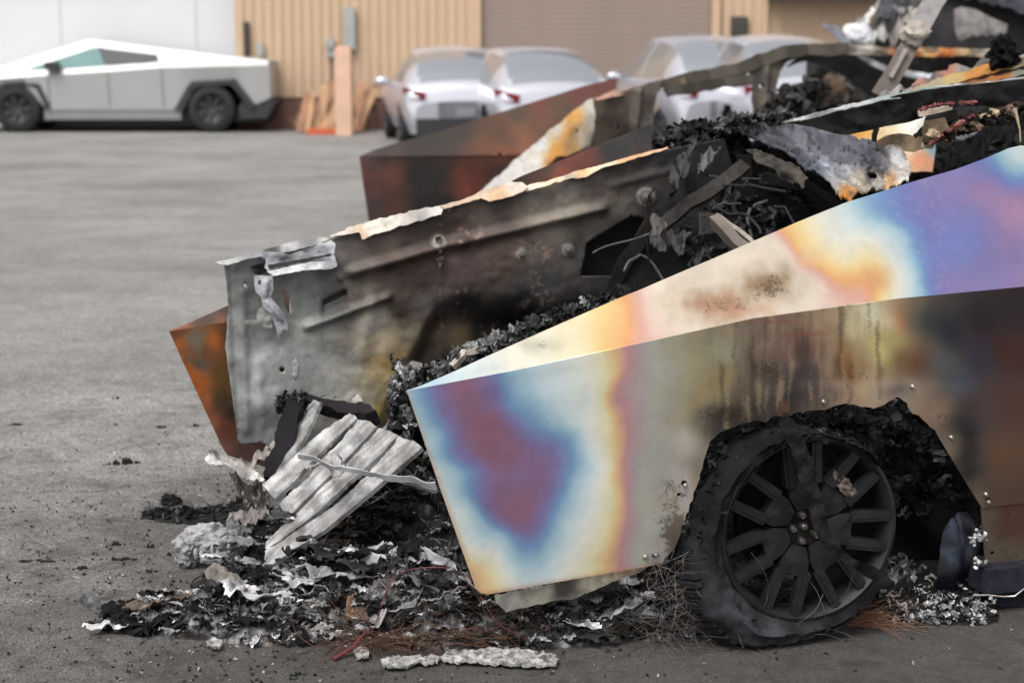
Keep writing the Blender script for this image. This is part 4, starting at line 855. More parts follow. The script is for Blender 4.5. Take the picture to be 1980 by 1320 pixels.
inner = sheet('inner_fender', inner_out, FP, 'scorched_panel', wreck, 5.2, .003, inner_col, lambda x, y: .35*np.exp(-((x-600)/300)**2)*0+.15, inner_relief, holes=[circ(545, 714, 5), circ(625, 772, 5.5), circ(651, 772, 3.5, 8), circ(474, 552, 3.5, 8), tri, [(549, 566), (556, 563), (560, 575), (563, 598), (558, 606), (551, 590)], [(625, 583), (670, 561), (672, 570), (627, 593)]], jag=.8, angle=100)
sheet('inner_backing', [(1100, 400), (1270, 390), (1260, 570), (1090, 570)], side_plane(-1.79), 'char', wreck, 20, .004, lambda x, y: np.tile(lin((26, 25, 25)), (len(x), 1)))
sheet('inner_backing', [(600, 550), (690, 540), (690, 620), (600, 620)], side_plane(-1.765), 'scorched_panel', inner, 12, .004, ctrl([(640, 590, (62, 62, 58))], 1.))
# nose crossmember and rubble between the grey panel and the near fender
sheet('nose_crossmember', [(748, 742), (800, 735), (850, 760), (870, 900), (780, 930), (752, 850)], plane3((750, 900, 5.75), (870, 900, 5.3), (760, 745, 5.9)), 'char', wreck, 8, .02, lambda x, y: np.tile(lin((34, 32, 32)), (len(x), 1)), relief=lambda x, y: .06*fbm(np.stack([x*.02, y*.02, x*0], -1), 5), jag=3)
m = MB(); rn = np.random.default_rng(3)
for q in range(170):
    m.crumple(at(rn.uniform(758, 850), rn.uniform(745, 930), rn.uniform(5.25, 5.6)), rn.uniform(.015, .05), np.full(3, rn.choice([.012, .02, .05, .16, .3], p=[.3, .3, .2, .12, .08])), rn, .9, 10, .45)
m.build('nose_rubble', 'ash', wreck, kind='stuff')
m = MB()
for bp, r_ in (((848, 467), .011), ((1248, 380), .016), ((1098, 483), .011), ((1008, 492), .009), ((656, 537), .009), ((688, 781), .012)):
    m = MB(); c = hit(*bp, FP)+NO*.012; m.lathe([(0, .012), (r_*.6, .010), (r_*.8, .004), (r_*1.3, .002), (r_*1.3, -.01)], c, NO, 12, lin((90, 85, 80))); m.build('stud', 'ash_metal', inner)
# hooks and bracket on the grey panel
BR = side_plane(-1.66)
brk = [(491, 533), (528, 533), (529, 560), (522, 574), (535, 588), (548, 602), (556, 628), (557, 640), (548, 635), (545, 641), (537, 653), (533, 632), (528, 622), (524, 606), (508, 592), (505, 575), (493, 562)]
sheet('hinge_bracket', brk, BR, 'ash_metal', inner, 3.5, .003, ctrl([(505, 545, (178, 178, 184)), (515, 570, (150, 150, 156)), (520, 590, (188, 188, 192)), (540, 605, (128, 126, 130)), (545, 628, (165, 165, 170)), (536, 648, (130, 130, 140))], .9), relief=lambda x, y: ribs(x, y, [(515, 540, 512, 575, 6, .012), (515, 580, 545, 620, 6, .014)])+.004*fbm(np.stack([x*.08, y*.08, x*0], -1), 3), holes=[circ(502, 546, 3.5, 8, 5), circ(537, 620, 2, 8, 3)], jag=.8)
sheet('latch_plate', [(470, 620), (497, 620), (500, 600), (512, 595), (526, 610), (528, 636), (510, 634), (499, 630), (472, 626)], BR, 'ash_metal', inner, 4, .003, ctrl([(480, 620, (110, 110, 105)), (512, 615, (140, 142, 135))], 1.1), jag=.6, relief=lambda x, y: -.02+.006*fbm(np.stack([x*.06, y*.06, x*0], -1), 3))
# white melted top flange in pieces
e0, e1 = hit(433, 514, FP), hit(1290, 288, FP); du_ = e1-e0; fn_ = np.cross(du_, NO+UP*.35); fn_ /= np.linalg.norm(fn_); FL = (e0, fn_)
e0b = hit(640, 462, FP)
fl2n = np.cross(du_, NO*.8-UP*.9); fl2n /= np.linalg.norm(fl2n)
def strip(name, poly, colpts, k=.74, z=0., jag=1.2, plane=None, rel=.006, mat='ash_metal', step=4):
    pl = plane or (hit(poly[0][0], poly[0][1], FP)+NO*.01+UP*z, fl2n)
    return sheet(name, poly, pl, mat, inner, step, .004, ctrl(colpts, k), relief=lambda x, y: rel*fbm(np.stack([x*.035, y*.06, x*0+poly[0][0]], -1), 4), jag=jag)
strip('flange', [(416, 507), (440, 502), (520, 480), (560, 468), (622, 458), (640, 462), (600, 476), (545, 490), (505, 494), (470, 503), (440, 513)], [(425, 508, (190, 190, 186)), (500, 490, (150, 150, 156)), (520, 480, (60, 60, 60)), (560, 472, (178, 176, 178)), (600, 465, (120, 120, 118)), (625, 462, (190, 188, 184))])
strip('flange', [(498, 492), (520, 486), (560, 492), (640, 464), (648, 470), (646, 492), (652, 515), (640, 515), (600, 520), (526, 531), (512, 518), (514, 502)], [(520, 500, (150, 150, 155)), (530, 525, (185, 185, 188)), (560, 508, (118, 118, 122)), (600, 500, (140, 142, 146)), (640, 475, (200, 200, 205)), (640, 505, (175, 175, 180)), (590, 518, (190, 190, 192))], plane=(hit(520, 500, FP)+NO*.05, NO+UP*.25), rel=.012)
strip('flange', [(625, 462), (648, 452), (690, 434), (760, 416), (850, 396), (858, 402), (853, 415), (832, 420), (800, 430), (740, 448), (700, 461), (694, 449), (660, 455), (640, 458)], [(650, 456, (214, 208, 198)), (720, 440, (222, 214, 202)), (700, 455, (200, 176, 150)), (760, 430, (208, 200, 190)), (840, 408, (214, 206, 200)), (820, 418, (168, 160, 155))], jag=2, rel=.01)
strip('flange', [(850, 398), (900, 384), (935, 368), (985, 352), (1010, 352), (1022, 362), (1010, 372), (960, 388), (945, 390), (932, 382), (900, 392), (860, 404)], [(880, 392, (196, 172, 150)), (930, 378, (214, 190, 166)), (960, 380, (205, 170, 138)), (1000, 358, (215, 200, 188))], jag=.8)
strip('flange', [(1008, 360), (1060, 350), (1090, 340), (1120, 328), (1150, 322), (1180, 317), (1170, 322), (1148, 334), (1132, 342), (1100, 345), (1050, 362), (1012, 370)], [(1020, 364, (230, 214, 192)), (1080, 350, (226, 206, 176)), (1115, 336, (226, 184, 118)), (1110, 342, (170, 165, 168)), (1160, 322, (224, 206, 178))], jag=1.2)
strip('flange', [(1140, 326), (1200, 308), (1250, 294), (1290, 284), (1292, 287), (1250, 300), (1200, 316), (1150, 329)], [(1160, 324, (230, 210, 184)), (1220, 306, (214, 170, 126)), (1270, 292, (220, 180, 150))], jag=.6)
m = MB()
for px, py in ((1073, 352), (1104, 346)): c = hit(px, py, FP)+NO*.01; m.tube([c, c+UP*.018], .003, 6)
m.build('rivet', 'copper_wire', inner)
strip('flange_painted_shade', [(518, 512), (560, 505), (600, 498), (640, 490), (641, 494), (600, 503), (560, 511), (520, 519)], [(560, 508, (40, 40, 42)), (620, 496, (48, 46, 46))], .8, plane=(hit(520, 500, FP)+NO*.064, NO+UP*.25), rel=.003)  # dark strip laid on the flange, shade between its layers put into the colour
strip('flange', [(516, 524), (560, 514), (610, 506), (648, 504), (652, 514), (640, 520), (600, 521), (560, 528), (528, 533)], [(540, 526, (196, 194, 196)), (600, 514, (204, 202, 204)), (645, 512, (150, 148, 150))], .85, plane=(hit(520, 500, FP)+NO*.075, NO+UP*.6), rel=.008)
strip('panel_tear', [(484, 516), (512, 505), (526, 512), (520, 528), (500, 532), (488, 526)], [(500, 518, (24, 22, 22))], .8, plane=(hit(500, 520, FP)+NO*.03, NO), rel=.01)
strip('ash_crust', [(680, 770), (694, 762), (702, 775), (700, 792), (688, 797), (678, 786)], [(688, 772, (190, 186, 182)), (692, 788, (120, 114, 108))], .8, plane=(hit(690, 780, FP)+NO*.03, NO), rel=.02, jag=2.5)
strip('ash_crust', [(842, 458), (852, 455), (858, 472), (853, 490), (860, 506), (850, 520), (844, 500), (848, 482)], [(850, 470, (120, 110, 104)), (850, 505, (90, 80, 74))], .7, plane=(hit(850, 480, FP)+NO*.02, NO), rel=.02, jag=2.5)
strip('ash_crust', [(565, 705), (572, 690), (578, 706), (572, 730), (566, 740)], [(570, 715, (190, 188, 186))], .7, plane=(hit(570, 715, FP)+NO*.008, NO), rel=.01, jag=2.)
# heat-stained fender skin beyond the flange
FT = side_plane(-1.83)
sheet('skin_top', [(948, 372), (1010, 340), (1100, 305), (1180, 272), (1258, 240), (1262, 300), (1180, 322), (1060, 350)], FT, 'scorched_panel', wreck, 8, .003, ctrl([(980, 360, (70, 55, 50)), (1060, 325, (72, 58, 54)), (1080, 340, (128, 72, 58)), (1110, 310, (110, 66, 60)), (1200, 285, (62, 60, 60)), (1245, 260, (58, 56, 56)), (1240, 300, (76, 66, 62))], 1.3), .2, relief=lambda x, y: .006*fbm(np.stack([x*.01, y*.01, x*0], -1), 3))
# orange far fender skin at the nose
FO = fender_surface((327, 640), (440, 622), (560, 604), 30, 6, -1.80, 0)
oc = [(340, 650, (132, 76, 48)), (350, 670, (176, 96, 42)), (370, 720, (186, 100, 36)), (385, 745, (178, 92, 40)), (380, 660, (120, 112, 98)), (385, 700, (98, 92, 78)), (400, 780, (172, 98, 62)), (400, 690, (120, 70, 46)), (420, 660, (184, 104, 40)), (430, 720, (110, 80, 36)), (440, 650, (96, 62, 44)), (430, 780, (80, 64, 38)), (410, 820, (160, 98, 66)), (440, 830, (108, 60, 42)), (440, 870, (130, 92, 80)), (470, 880, (110, 78, 72)), (500, 870, (105, 76, 70)), (460, 800, (52, 38, 32))]
def ocol(x, y): w = 12*fbm(np.stack([x*.02, y*.02, x*0], -1), 4); return blend_pts(x+w, y+w*.7, oc, 2.4, 9)*.82
far = sheet('far_fender', [(327, 640), (440, 622), (560, 604), (620, 596), (620, 905), (520, 905), (440, 880), (430, 865), (372, 740)], FO, 'scorched_panel', wreck, 7, .003, ocol, .25)
sheet('far_fender_top', [(327, 640), (370, 622), (444, 589), (560, 545), (560, 604), (440, 622)], FO, 'scorched_panel', far, 7, .003, ctrl([(340, 637, (130, 76, 48)), (400, 620, (70, 50, 38)), (440, 600, (54, 40, 36)), (430, 620, (110, 64, 44))], .9), .2)

# ---- engine bay: crossed struts, torn brackets and the melted cowl
def ccol(rgb, f=.04, a=.9, k=1.): return lambda x, y: np.tile(lin(rgb), (len(x), 1))*(k*(1+a*fbm(np.stack([x*f, y*f, x*0+rgb[0]], -1), 4)))[:, None].clip(.15, 3)
bulk = sheet('firewall', [(1300, 560), (1330, 400), (1345, 300), (1400, 262), (1500, 262), (1600, 330), (1680, 380), (1760, 360), (1760, 500), (1500, 620), (1300, 700)], plane3((1250, 600, 6.6), (1400, 270, 7.0), (1740, 380, 6.1)), 'black_char', wreck, 12, .01, relief=lambda x, y: .09*fbm(np.stack([x*.012, y*.012, x*0+2], -1), 5))
cowl_pl = plane3((1385, 245, 6.75), (1640, 395, 5.45), (1755, 340, 5.75))
cowl_out = [(1378, 262), (1392, 246), (1430, 240), (1480, 236), (1530, 238), (1570, 250), (1600, 262), (1625, 275), (1660, 290), (1700, 300), (1735, 303), (1752, 312), (1760, 335), (1757, 360), (1700, 372), (1640, 396), (1625, 384), (1600, 362), (1570, 342), (1540, 320), (1500, 298), (1460, 276), (1420, 262)]
cc = [(1400, 252, (40, 38, 40)), (1440, 255, (60, 60, 64)), (1480, 248, (104, 104, 110)), (1500, 270, (96, 96, 102)), (1460, 262, (30, 30, 33)), (1540, 250, (72, 72, 78)), (1550, 290, (100, 100, 106)), (1600, 280, (84, 84, 92)), (1580, 310, (112, 112, 120)), (1620, 320, (96, 96, 104)), (1500, 290, (46, 46, 52)), (1540, 312, (52, 52, 60)), (1570, 335, (70, 72, 80)), (1600, 330, (178, 180, 194)), (1630, 345, (170, 168, 172)), (1620, 370, (150, 146, 142)), (1640, 388, (200, 136, 70)), (1645, 372, (190, 180, 168)), (1690, 345, (60, 56, 56)), (1680, 320, (62, 62, 70)), (1710, 330, (110, 108, 112)), (1735, 315, (205, 200, 200)), (1745, 345, (235, 228, 218)), (1700, 365, (190, 184, 172)), (1660, 360, (180, 168, 150)), (1720, 362, (205, 160, 120)), (1660, 300, (90, 90, 98))]
def cowl_relief(x, y):
    u_ = x*.86+y*.5; v2 = -x*.5+y*.86; r = .017*ridged(np.stack([u_*.008+.2, v2*.045, x*0+3], -1), 4)+.005*ridged(np.stack([x*.05, y*.08, x*0+13], -1), 3)
    w = np.abs(fbm(np.stack([x*.016-y*.02, y*.03, x*0+7], -1), 3)); r = r-.013*np.exp(-(w/.045)**2)
    return r+.02*np.exp(-((y-(238+(x-1430)*.22))/9)**2)
cowl = sheet('melted_cowl', cowl_out, cowl_pl, 'melted_sheet', wreck, 3.4, .006, lambda x, y: blend_pts(x+10*fbm(np.stack([x*.03, y*.03, x*0], -1), 3), y+8*fbm(np.stack([x*.03, y*.03, x*0+9], -1), 3), cc, 3.2, 5)*.95*(1+.55*fbm(np.stack([(x*.86+y*.5)*.02, (-x*.5+y*.86)*.09, x*0+5], -1), 4))[:, None].clip(.4, 1.8), .35, cowl_relief, jag=2.2, holes=[[(1668, 345), (1680, 348), (1698, 352), (1694, 360), (1684, 358), (1676, 352)]])
sheet('cowl_lip', [(1445, 290), (1462, 288), (1500, 305), (1545, 325), (1562, 345), (1556, 352), (1552, 365), (1545, 352), (1530, 355), (1510, 348), (1500, 330), (1480, 320), (1462, 312)], plane3((1445, 290, 6.3), (1560, 350, 5.9), (1500, 345, 6.1)), 'ash_metal', cowl, 4, .003, ctrl([(1460, 295, (96, 90, 82)), (1500, 320, (86, 80, 72)), (1545, 340, (110, 102, 92)), (1520, 345, (60, 56, 52))], .7), relief=lambda x, y: .01*fbm(np.stack([x*.05, y*.05, x*0], -1), 3), jag=3)
def bent(name, pts, w, h, rgb, parent=None, up=(0, 0, 1), rough=.006, mat='char', k=.6, **kw):
    """bar through (px, py, Y) points"""
    m = MB(); P = [at(*p) for p in pts]; cs = [lin(rgb)*k*random.uniform(.7, 1.3) for _ in P]; m.beam(P, w, h, cs, up, rough, seg=.02); return m.build(name, mat, parent or wreck, **kw)
bent('brace', [(1270, 445, 6.0), (1330, 395, 6.0), (1395, 355, 6.05), (1440, 320, 6.15)], .045, .03, (74, 70, 68), up=(0, -1, .6))
bent('brace', [(1336, 388, 6.1), (1330, 340, 6.12), (1320, 310, 6.2)], .05, .04, (44, 43, 43))
sheet('bracket_plate', [(1354, 412), (1397, 413), (1398, 432), (1384, 450), (1354, 454)], plane3((1354, 412, 5.75), (1397, 413, 5.8), (1354, 454, 5.75)), 'ash_metal', wreck, 3, .006, ctrl([(1360, 430, (84, 80, 76)), (1390, 420, (100, 96, 92)), (1380, 448, (90, 88, 84))], .6), holes=[circ(1362, 421, 3), circ(1362, 445, 3), circ(1376, 438, 3)])
bent('brace', [(1380, 428, 5.74), (1412, 458, 5.65), (1450, 492, 5.55), (1500, 540, 5.4)], .035, .05, (122, 110, 100), up=(.2, -1, .4), mat='ash_metal', k=.75)
bent('brace', [(1385, 418, 5.78), (1430, 450, 5.7), (1470, 480, 5.6)], .015, .02, (150, 142, 130), up=(.2, -1, .4), mat='ash_metal', k=.8)
bent('brace', [(1440, 300, 6.5), (1436, 400, 6.5), (1430, 520, 6.5)], .09, .05, (30, 29, 29)); bent('brace', [(1260, 430, 6.4), (1200, 520, 6.4), (1165, 590, 6.4)], .05, .05, (34, 32, 31)); bent('brace', [(1520, 300, 6.5), (1530, 380, 6.4), (1560, 430, 6.3)], .04, .04, (30, 30, 30))
bent('brace', [(1480, 340, 6.3), (1560, 362, 6.2), (1640, 420, 6.0)], .05, .03, (36, 35, 34)); bent('brace', [(1320, 560, 6.2), (1400, 500, 6.2), (1380, 440, 6.2)], .04, .03, (38, 37, 36))
def scrap(name, poly, Y, rgb, k=.8, jag=3., rel=.035, mat='ash_metal', parent=None, tilt=0., step=3.5, colpts=None, kwf=.03, **kw):
    x0, x1 = min(p[0] for p in poly), max(p[0] for p in poly); y0, y1 = min(p[1] for p in poly), max(p[1] for p in poly)
    pl = plane3((x0, y1, Y), (x1, y1, Y+tilt), (x0, y0, Y+.3*(y1-y0)/600*Y)); sd = x0*.37
    cf = ctrl(colpts, k) if colpts else None
    def cl(x, y):
        c = cf(x, y) if cf else np.tile(lin(rgb), (len(x), 1))*k
        return c*(1+.6*fbm(np.stack([x*.07, y*.07, x*0+sd], -1), 4))[:, None].clip(.25, 1.9)
    return sheet(name, poly, pl, mat, parent, step, .004, cl, .3, lambda x, y: rel*(ridged(np.stack([x*kwf, y*kwf, x*0+sd], -1), 4)-.6), jag=jag, **kw)
scrap('torn_bracket', [(1292, 345), (1303, 318), (1322, 306), (1340, 290), (1335, 275), (1348, 270), (1342, 300), (1330, 322), (1338, 330), (1318, 352), (1308, 372), (1298, 362)], 5.9, (58, 58, 60), .55, parent=wreck)
scrap('torn_bracket', [(1348, 348), (1348, 328), (1356, 310), (1368, 305), (1372, 290), (1376, 305), (1394, 294), (1385, 306), (1372, 320), (1362, 335), (1350, 350)], 5.8, (96, 94, 92), .6, parent=wreck)
scrap('torn_bracket', [(1256, 430), (1268, 424), (1290, 440), (1275, 452), (1262, 450)], 5.85, (84, 80, 78), .7, parent=wreck)
scrap('torn_bracket', [(1254, 462), (1262, 456), (1290, 458), (1320, 455), (1345, 470), (1325, 468), (1322, 490), (1310, 496), (1300, 478), (1290, 470), (1288, 492), (1278, 494), (1262, 484)], 5.8, (60, 58, 58), .6, parent=wreck)
scrap('torn_bracket', [(1370, 480), (1390, 465), (1362, 500), (1345, 515), (1340, 505)], 5.8, (60, 58, 56), .7, parent=wreck)
# charred heap filling the bay along the near fender
def heap_obj(name, x0, x1, y0, y1, res, hf, mat, colf, parent=None, cliff=False, **kw):
    nx, ny = int((x1-x0)/res), int((y1-y0)/res); X, Y = np.meshgrid(np.linspace(x0, x1, nx), np.linspace(y0, y1, ny)); Z = hf(X, Y)
    keep = Z > kw.pop('cut', .004); f = []
    idx = np.arange(nx*ny).reshape(ny, nx); a, b, c, d = idx[:-1, :-1], idx[:-1, 1:], idx[1:, 1:], idx[1:, :-1]
    kk = (keep[:-1, :-1] & keep[:-1, 1:] & keep[1:, 1:] & keep[1:, :-1]) if cliff else (keep[:-1, :-1] | keep[:-1, 1:] | keep[1:, 1:] | keep[1:, :-1]); F = np.stack([a[kk], b[kk], c[kk], d[kk]], -1)
    used = np.unique(F); mp = -np.ones(nx*ny, int); mp[used] = np.arange(len(used)); P = np.stack([X.ravel(), Y.ravel(), Z.ravel()], -1)[used]
    j = .35*res*np.stack([fbm(P*40, 2), fbm(P*40+9, 2), fbm(P*40+19, 2)*.3], -1); P = P+j
    return mesh_obj(name, P, [tuple(q) for q in mp[F]], mat, parent, colf(P), True, 75, **kw)
def bump_sum(X, Y, lst, sharp=1.6):
    Z = np.zeros_like(X)
    for cx, cy, h, rx, ry in lst: Z = np.maximum(Z, h*np.exp(-(np.abs((X-cx)/rx)**sharp+np.abs((Y-cy)/ry)**sharp)))
    return Z
def ash_cols(dark=.02, light=.45, hi=.12, seed=0., tint=(1, .98, .97), thr=.15):
    def f(P):
        n = fbm(P*np.array([7, 7, 11])+seed, 5, .6); w = sstep(thr, thr+.55, n); n2 = fbm(P*30+seed+40, 4, .65); k = dark*(1+.7*n2).clip(.3, 2)
        g = k*(1-w)+w*(hi+(light-hi)*sstep(-.2, .6, n2)); c = g[:, None]*np.array(tint)[None]
        return np.concatenate([c, (.25*(1-w))[:, None]], 1)
    return f
def bay_h(X, Y):
    P = np.stack([X, Y, X*0], -1); u = (np.stack([X, Y], -1)-HUB[:2])@(-FW[:2]); v_ = (np.stack([X, Y], -1)-HUB[:2])@(-NO[:2])
    base = .36+.14*sstep(-.6, .9, u)+.30*(1-sstep(.12, .55, v_))*sstep(-1.1, -.5, u); return base+.10*fbm(P*5+3, 5, .6)+.05*ridged(P*14+8, 3)
def in_truck(X, Y, u0, u1, v0, v1):
    u = (np.stack([X, Y], -1)-HUB[:2])@(-FW[:2]); v_ = (np.stack([X, Y], -1)-HUB[:2])@(-NO[:2]); return (u > u0) & (u < u1) & (v_ > v0) & (v_ < v1)
heap_obj('bay_char', -1.0, 3.2, 4.3, 8.0, .016, lambda X, Y: np.where((in_truck(X, Y, -.80, 1.6, .5, 1.66) | in_truck(X, Y, -.95, -.42, .16, .6)), bay_h(X, Y), 0), 'char', ash_cols(.018, .30, .10, 5., thr=.38), wreck, cliff=True, kind='stuff')
def flakes(n, pts, size, cols, thick=.002, flatness=.5, seed=1):
    """torn flakes, each a little bent plate"""
    r = np.random.default_rng(seed); m = MB(); V_, F_, C_ = [], [], []; k = 0
    for i in range(n):
        c = pts(r); s = size*r.uniform(.4, 1.6); a = r.normal(size=3); a[2] *= flatness; a /= np.linalg.norm(a)+1e-9; b = r.normal(size=3); b[2] *= flatness; b -= a*(a@b); b /= np.linalg.norm(b)+1e-9; nn = np.cross(a, b); w = r.uniform(.25, .9)
        q = np.array([c-a*s-b*s*w*r.uniform(.3, 1), c-b*s*w*r.uniform(.8, 1.2)+nn*s*.2*r.normal(), c+a*s*r.uniform(.6, 1.2)-b*s*w*.6, c+a*s+b*s*w*r.uniform(.2, 1), c+b*s*w+nn*s*.25*r.normal(), c-a*s*r.uniform(.5, 1)+b*s*w*.7])
        q2 = q-nn*thick; V_ += [q, q2]; F_ += [(k, k+1, k+4, k+5), (k+1, k+2, k+3, k+4), (k+11, k+10, k+7, k+6), (k+10, k+9, k+8, k+7)]+[(k+(j+1) % 6, k+j, k+6+j, k+6+(j+1) % 6) for j in range(6)]
        cc_ = cols(r); C_.append(np.tile(np.append(cc_, .2), (12, 1))); k += 12
    m.v = V_; m.f = F_; m.c = C_; return m
def strands(n, starts, length, dirf, r0, seed=2, segs=9, curl=.5, grav=.0, floor=.004):
    r = np.random.default_rng(seed); m = MB()
    for i in range(n):
        p = np.array(starts(r), float); d = np.array(dirf(r), float); d /= np.linalg.norm(d); L = length*r.uniform(.4, 1.5); pts = [p]; tw = r.normal(size=3)*curl
        for s in range(segs):
            d = d+tw/segs*1.5+r.normal(size=3)*curl*.12; d[2] -= grav/segs; d /= np.linalg.norm(d); p = p+d*L/segs; p = p.copy(); p[2] = max(p[2], floor); pts.append(p)
        m.tube(pts, np.linspace(r0, r0*.5, len(pts)), 3)
    return m
def tpt(u, v_, z): return HUB-FW*u-NO*v_+UP*(z-HUB[2])
fl = flakes(1500, lambda r: tpt(r.uniform(-.75, .95), r.uniform(.12, 1.5), 0)+np.array([0, 0, 0]), .016, lambda r: np.full(3, r.choice([.012, .02, .03, .06, .16], p=[.3, .3, .2, .12, .08])), seed=3)
for i in range(0, len(fl.v), 2):                                   # drop the flakes onto the heap
    c = fl.v[i].mean(0); z = float(bay_h(np.array([c[0]]), np.array([c[1]]))[0])+.008; fl.v[i] = fl.v[i]+[0, 0, z-c[2]]; fl.v[i+1] = fl.v[i+1]+[0, 0, z-c[2]]
fl.build('bay_flakes', 'char', wreck, False, kind='stuff')
m = MB(); rn = np.random.default_rng(77)
for (x, y, Y, r_, g) in ((905, 672, 5.2, .04, .40), (890, 690, 5.15, .04, .34), (870, 706, 5.2, .035, .28), (850, 715, 5.3, .04, .14), (828, 722, 5.4, .04, .20), (790, 722, 5.6, .05, .20), (775, 735, 5.6, .05, .30), (805, 738, 5.4, .04, .10), (772, 705, 5.7, .04, .07), (910, 678, 5.2, .03, .3), (960, 660, 5.3, .05, .25), (985, 650, 5.35, .05, .20), (940, 668, 5.25, .04, .18), (1010, 636, 5.4, .05, .16), (1040, 628, 5.45, .04, .12), (1100, 604, 5.5, .04, .1), (1070, 615, 5.5, .04, .05), (800, 760, 5.3, .04, .16), (775, 790, 5.5, .05, .24), (795, 800, 5.4, .04, .08), (785, 820, 5.3, .04, .06), (1150, 586, 5.5, .04, .04), (760, 760, 5.7, .05, .2)):
    for q in range(4): m.crumple(at(x+rn.normal()*9, y+rn.normal()*7, Y+rn.normal()*.04), r_*rn.uniform(.5, 1.1), np.full(3, g*rn.uniform(.2, 1.2)), rn, .7, 12, .45)
for q in range(260):
    x = rn.uniform(780, 1230); y = 742-(x-780)*.40+rn.uniform(-16, 22); m.crumple(at(x, y, 5.25+rn.uniform(-.1, .4)), rn.uniform(.012, .035), np.full(3, rn.choice([.01, .015, .03, .08, .2], p=[.35, .3, .2, .1, .05])), rn, .8, 8, .5)
m.build('melted_scraps', 'ash', wreck, kind='stuff')
m = MB()
for q in range(30):                                                # burnt loom ends and brackets hanging about the bay
    x = rn.uniform(1250, 1560); y = rn.uniform(370, 600)-(x-1250)*.15; p = at(x, y, rn.uniform(5.9, 6.5)); pts = [p]; d = rn.normal(size=3)
    for k in range(8): d = d+rn.normal(size=3)*.5; d[2] -= .25; p = p+d/np.linalg.norm(d)*rn.uniform(.02, .05); pts.append(p)
    m.tube(pts, rn.uniform(.002, .007), 5, np.full(3, rn.choice([.02, .035, .06, .1])))
for q in range(110):
    x = rn.uniform(1290, 1560); y = rn.uniform(360, 600)-(x-1250)*.12; m.crumple(at(x, y, rn.uniform(6.1, 6.7)), rn.uniform(.02, .07), np.full(3, rn.choice([.012, .02, .035, .06], p=[.35, .3, .25, .1])), rn, 1.2, 10, .5)
m.build('bay_wiring', 'char', wreck, kind='stuff')
bent('melted_tube', [(925, 672, 5.15), (900, 676, 5.15), (888, 692, 5.12), (872, 712, 5.1)], .022, .016, (185, 175, 165), k=.8, mat='ash_metal', rough=.012); bent('melted_tube', [(880, 700, 5.25), (850, 712, 5.3), (826, 720, 5.35), (812, 714, 5.4)], .022, .018, (110, 104, 98), k=.7, mat='ash_metal', rough=.012); bent('melted_tube', [(905, 684, 5.18), (892, 700, 5.15), (884, 714, 5.12)], .014, .012, (150, 140, 130), k=.8, mat='ash_metal', rough=.01)

# ---- side rail (burnt door frame) and its melted harness
RP = side_plane(-1.05)
rail_out = [(1518, 236), (1600, 216), (1700, 192), (1786, 174), (1850, 166), (1920, 160), (1980, 152), (2160, 140), (2160, 205), (1980, 212), (1900, 205), (1870, 206), (1790, 214), (1785, 228), (1760, 236), (1700, 247), (1640, 262), (1615, 258), (1580, 248)]
rail = sheet('door_frame_rail', rail_out, RP, 'melted_sheet', wreck, 6, .03, ccol((22, 21, 22), .03, .6), .1, lambda x, y: .012*fbm(np.stack([x*.02, y*.02, x*0], -1), 4), jag=1)
strip('rail_edge', [(1516, 236), (1560, 222), (1640, 203), (1700, 188), (1790, 169), (1850, 162), (1900, 160), (1980, 148), (2160, 134), (2160, 142), (1980, 156), (1940, 164), (1905, 167), (1880, 172), (1840, 172), (1790, 178), (1700, 196), (1640, 210), (1560, 230)], [(1540, 230, (190, 190, 188)), (1580, 222, (120, 118, 116)), (1640, 206, (182, 182, 180)), (1720, 188, (150, 160, 156)), (1780, 172, (130, 158, 148)), (1840, 166, (176, 180, 178)), (1900, 164, (190, 190, 190)), (1880, 170, (90, 88, 86)), (1960, 154, (160, 162, 164))], plane=(hit(1700, 192, RP)+NO*.012, NO*.5+UP*.86), jag=1.2)
m = MB(); rr = random.Random(21)
for i in range(110):
    t = rr.random(); x = 1790+t*200; y = 262-t*52+rr.uniform(-14, 12)+(8 if t < .25 else 0); c = hit(x, y, side_plane(-.98+rr.uniform(-.02, .05)))
    col = rr.choice([lin((60, 48, 42)), lin((30, 26, 25)), lin((120, 98, 86)), lin((190, 170, 140)), lin((40, 34, 32))]); m.lump(c, rr.uniform(.010, .024), col*.8, amp=.9, freq=6, level=2, flat=.7)
m.build('melted_harness', 'char', rail, kind='stuff')
m = MB(); 
for path, n in ((((1798, 278), (1822, 262), (1850, 244), (1880, 224), (1892, 214)), 16), (((1780, 212), (1800, 206), (1822, 202), (1860, 200), (1900, 196)), 9)):
    pp = densify(path, 7, 0, False)
    for q in pp[::1][:n*2]:
        if rr.random() < .7: m.lump(hit(q[0], q[1], side_plane(-.92)), rr.uniform(.005, .012), lin((150, 88, 88))*rr.uniform(.3, 1.0), amp=.9, level=2, flat=.7)
m.build('pink_insulation', 'char', rail, kind='stuff')
bent('melted_harness_arm', [(1700, 284, 6.1), (1730, 275, 6.05), (1760, 278, 6.0), (1790, 270, 5.95), (1800, 250, 5.9), (1830, 236, 5.9)], .045, .05, (120, 104, 84), rail, mat='char', rough=.02, k=.8)
bent('melted_harness_arm', [(1770, 268, 5.98), (1795, 248, 5.95), (1800, 232, 5.95), (1850, 220, 5.9)], .035, .04, (34, 32, 31), rail, mat='char', rough=.012, k=.8)
bent('melted_harness_arm', [(1775, 218, 5.95), (1800, 214, 5.95), (1840, 206, 5.95)], .03, .02, (190, 176, 156), rail, mat='ash_metal', rough=.01, k=.8)
bent('harness_drop', [(1695, 244, 6.2), (1690, 262, 6.2), (1688, 284, 6.2)], .02, .02, (50, 44, 40), rail, rough=.008)
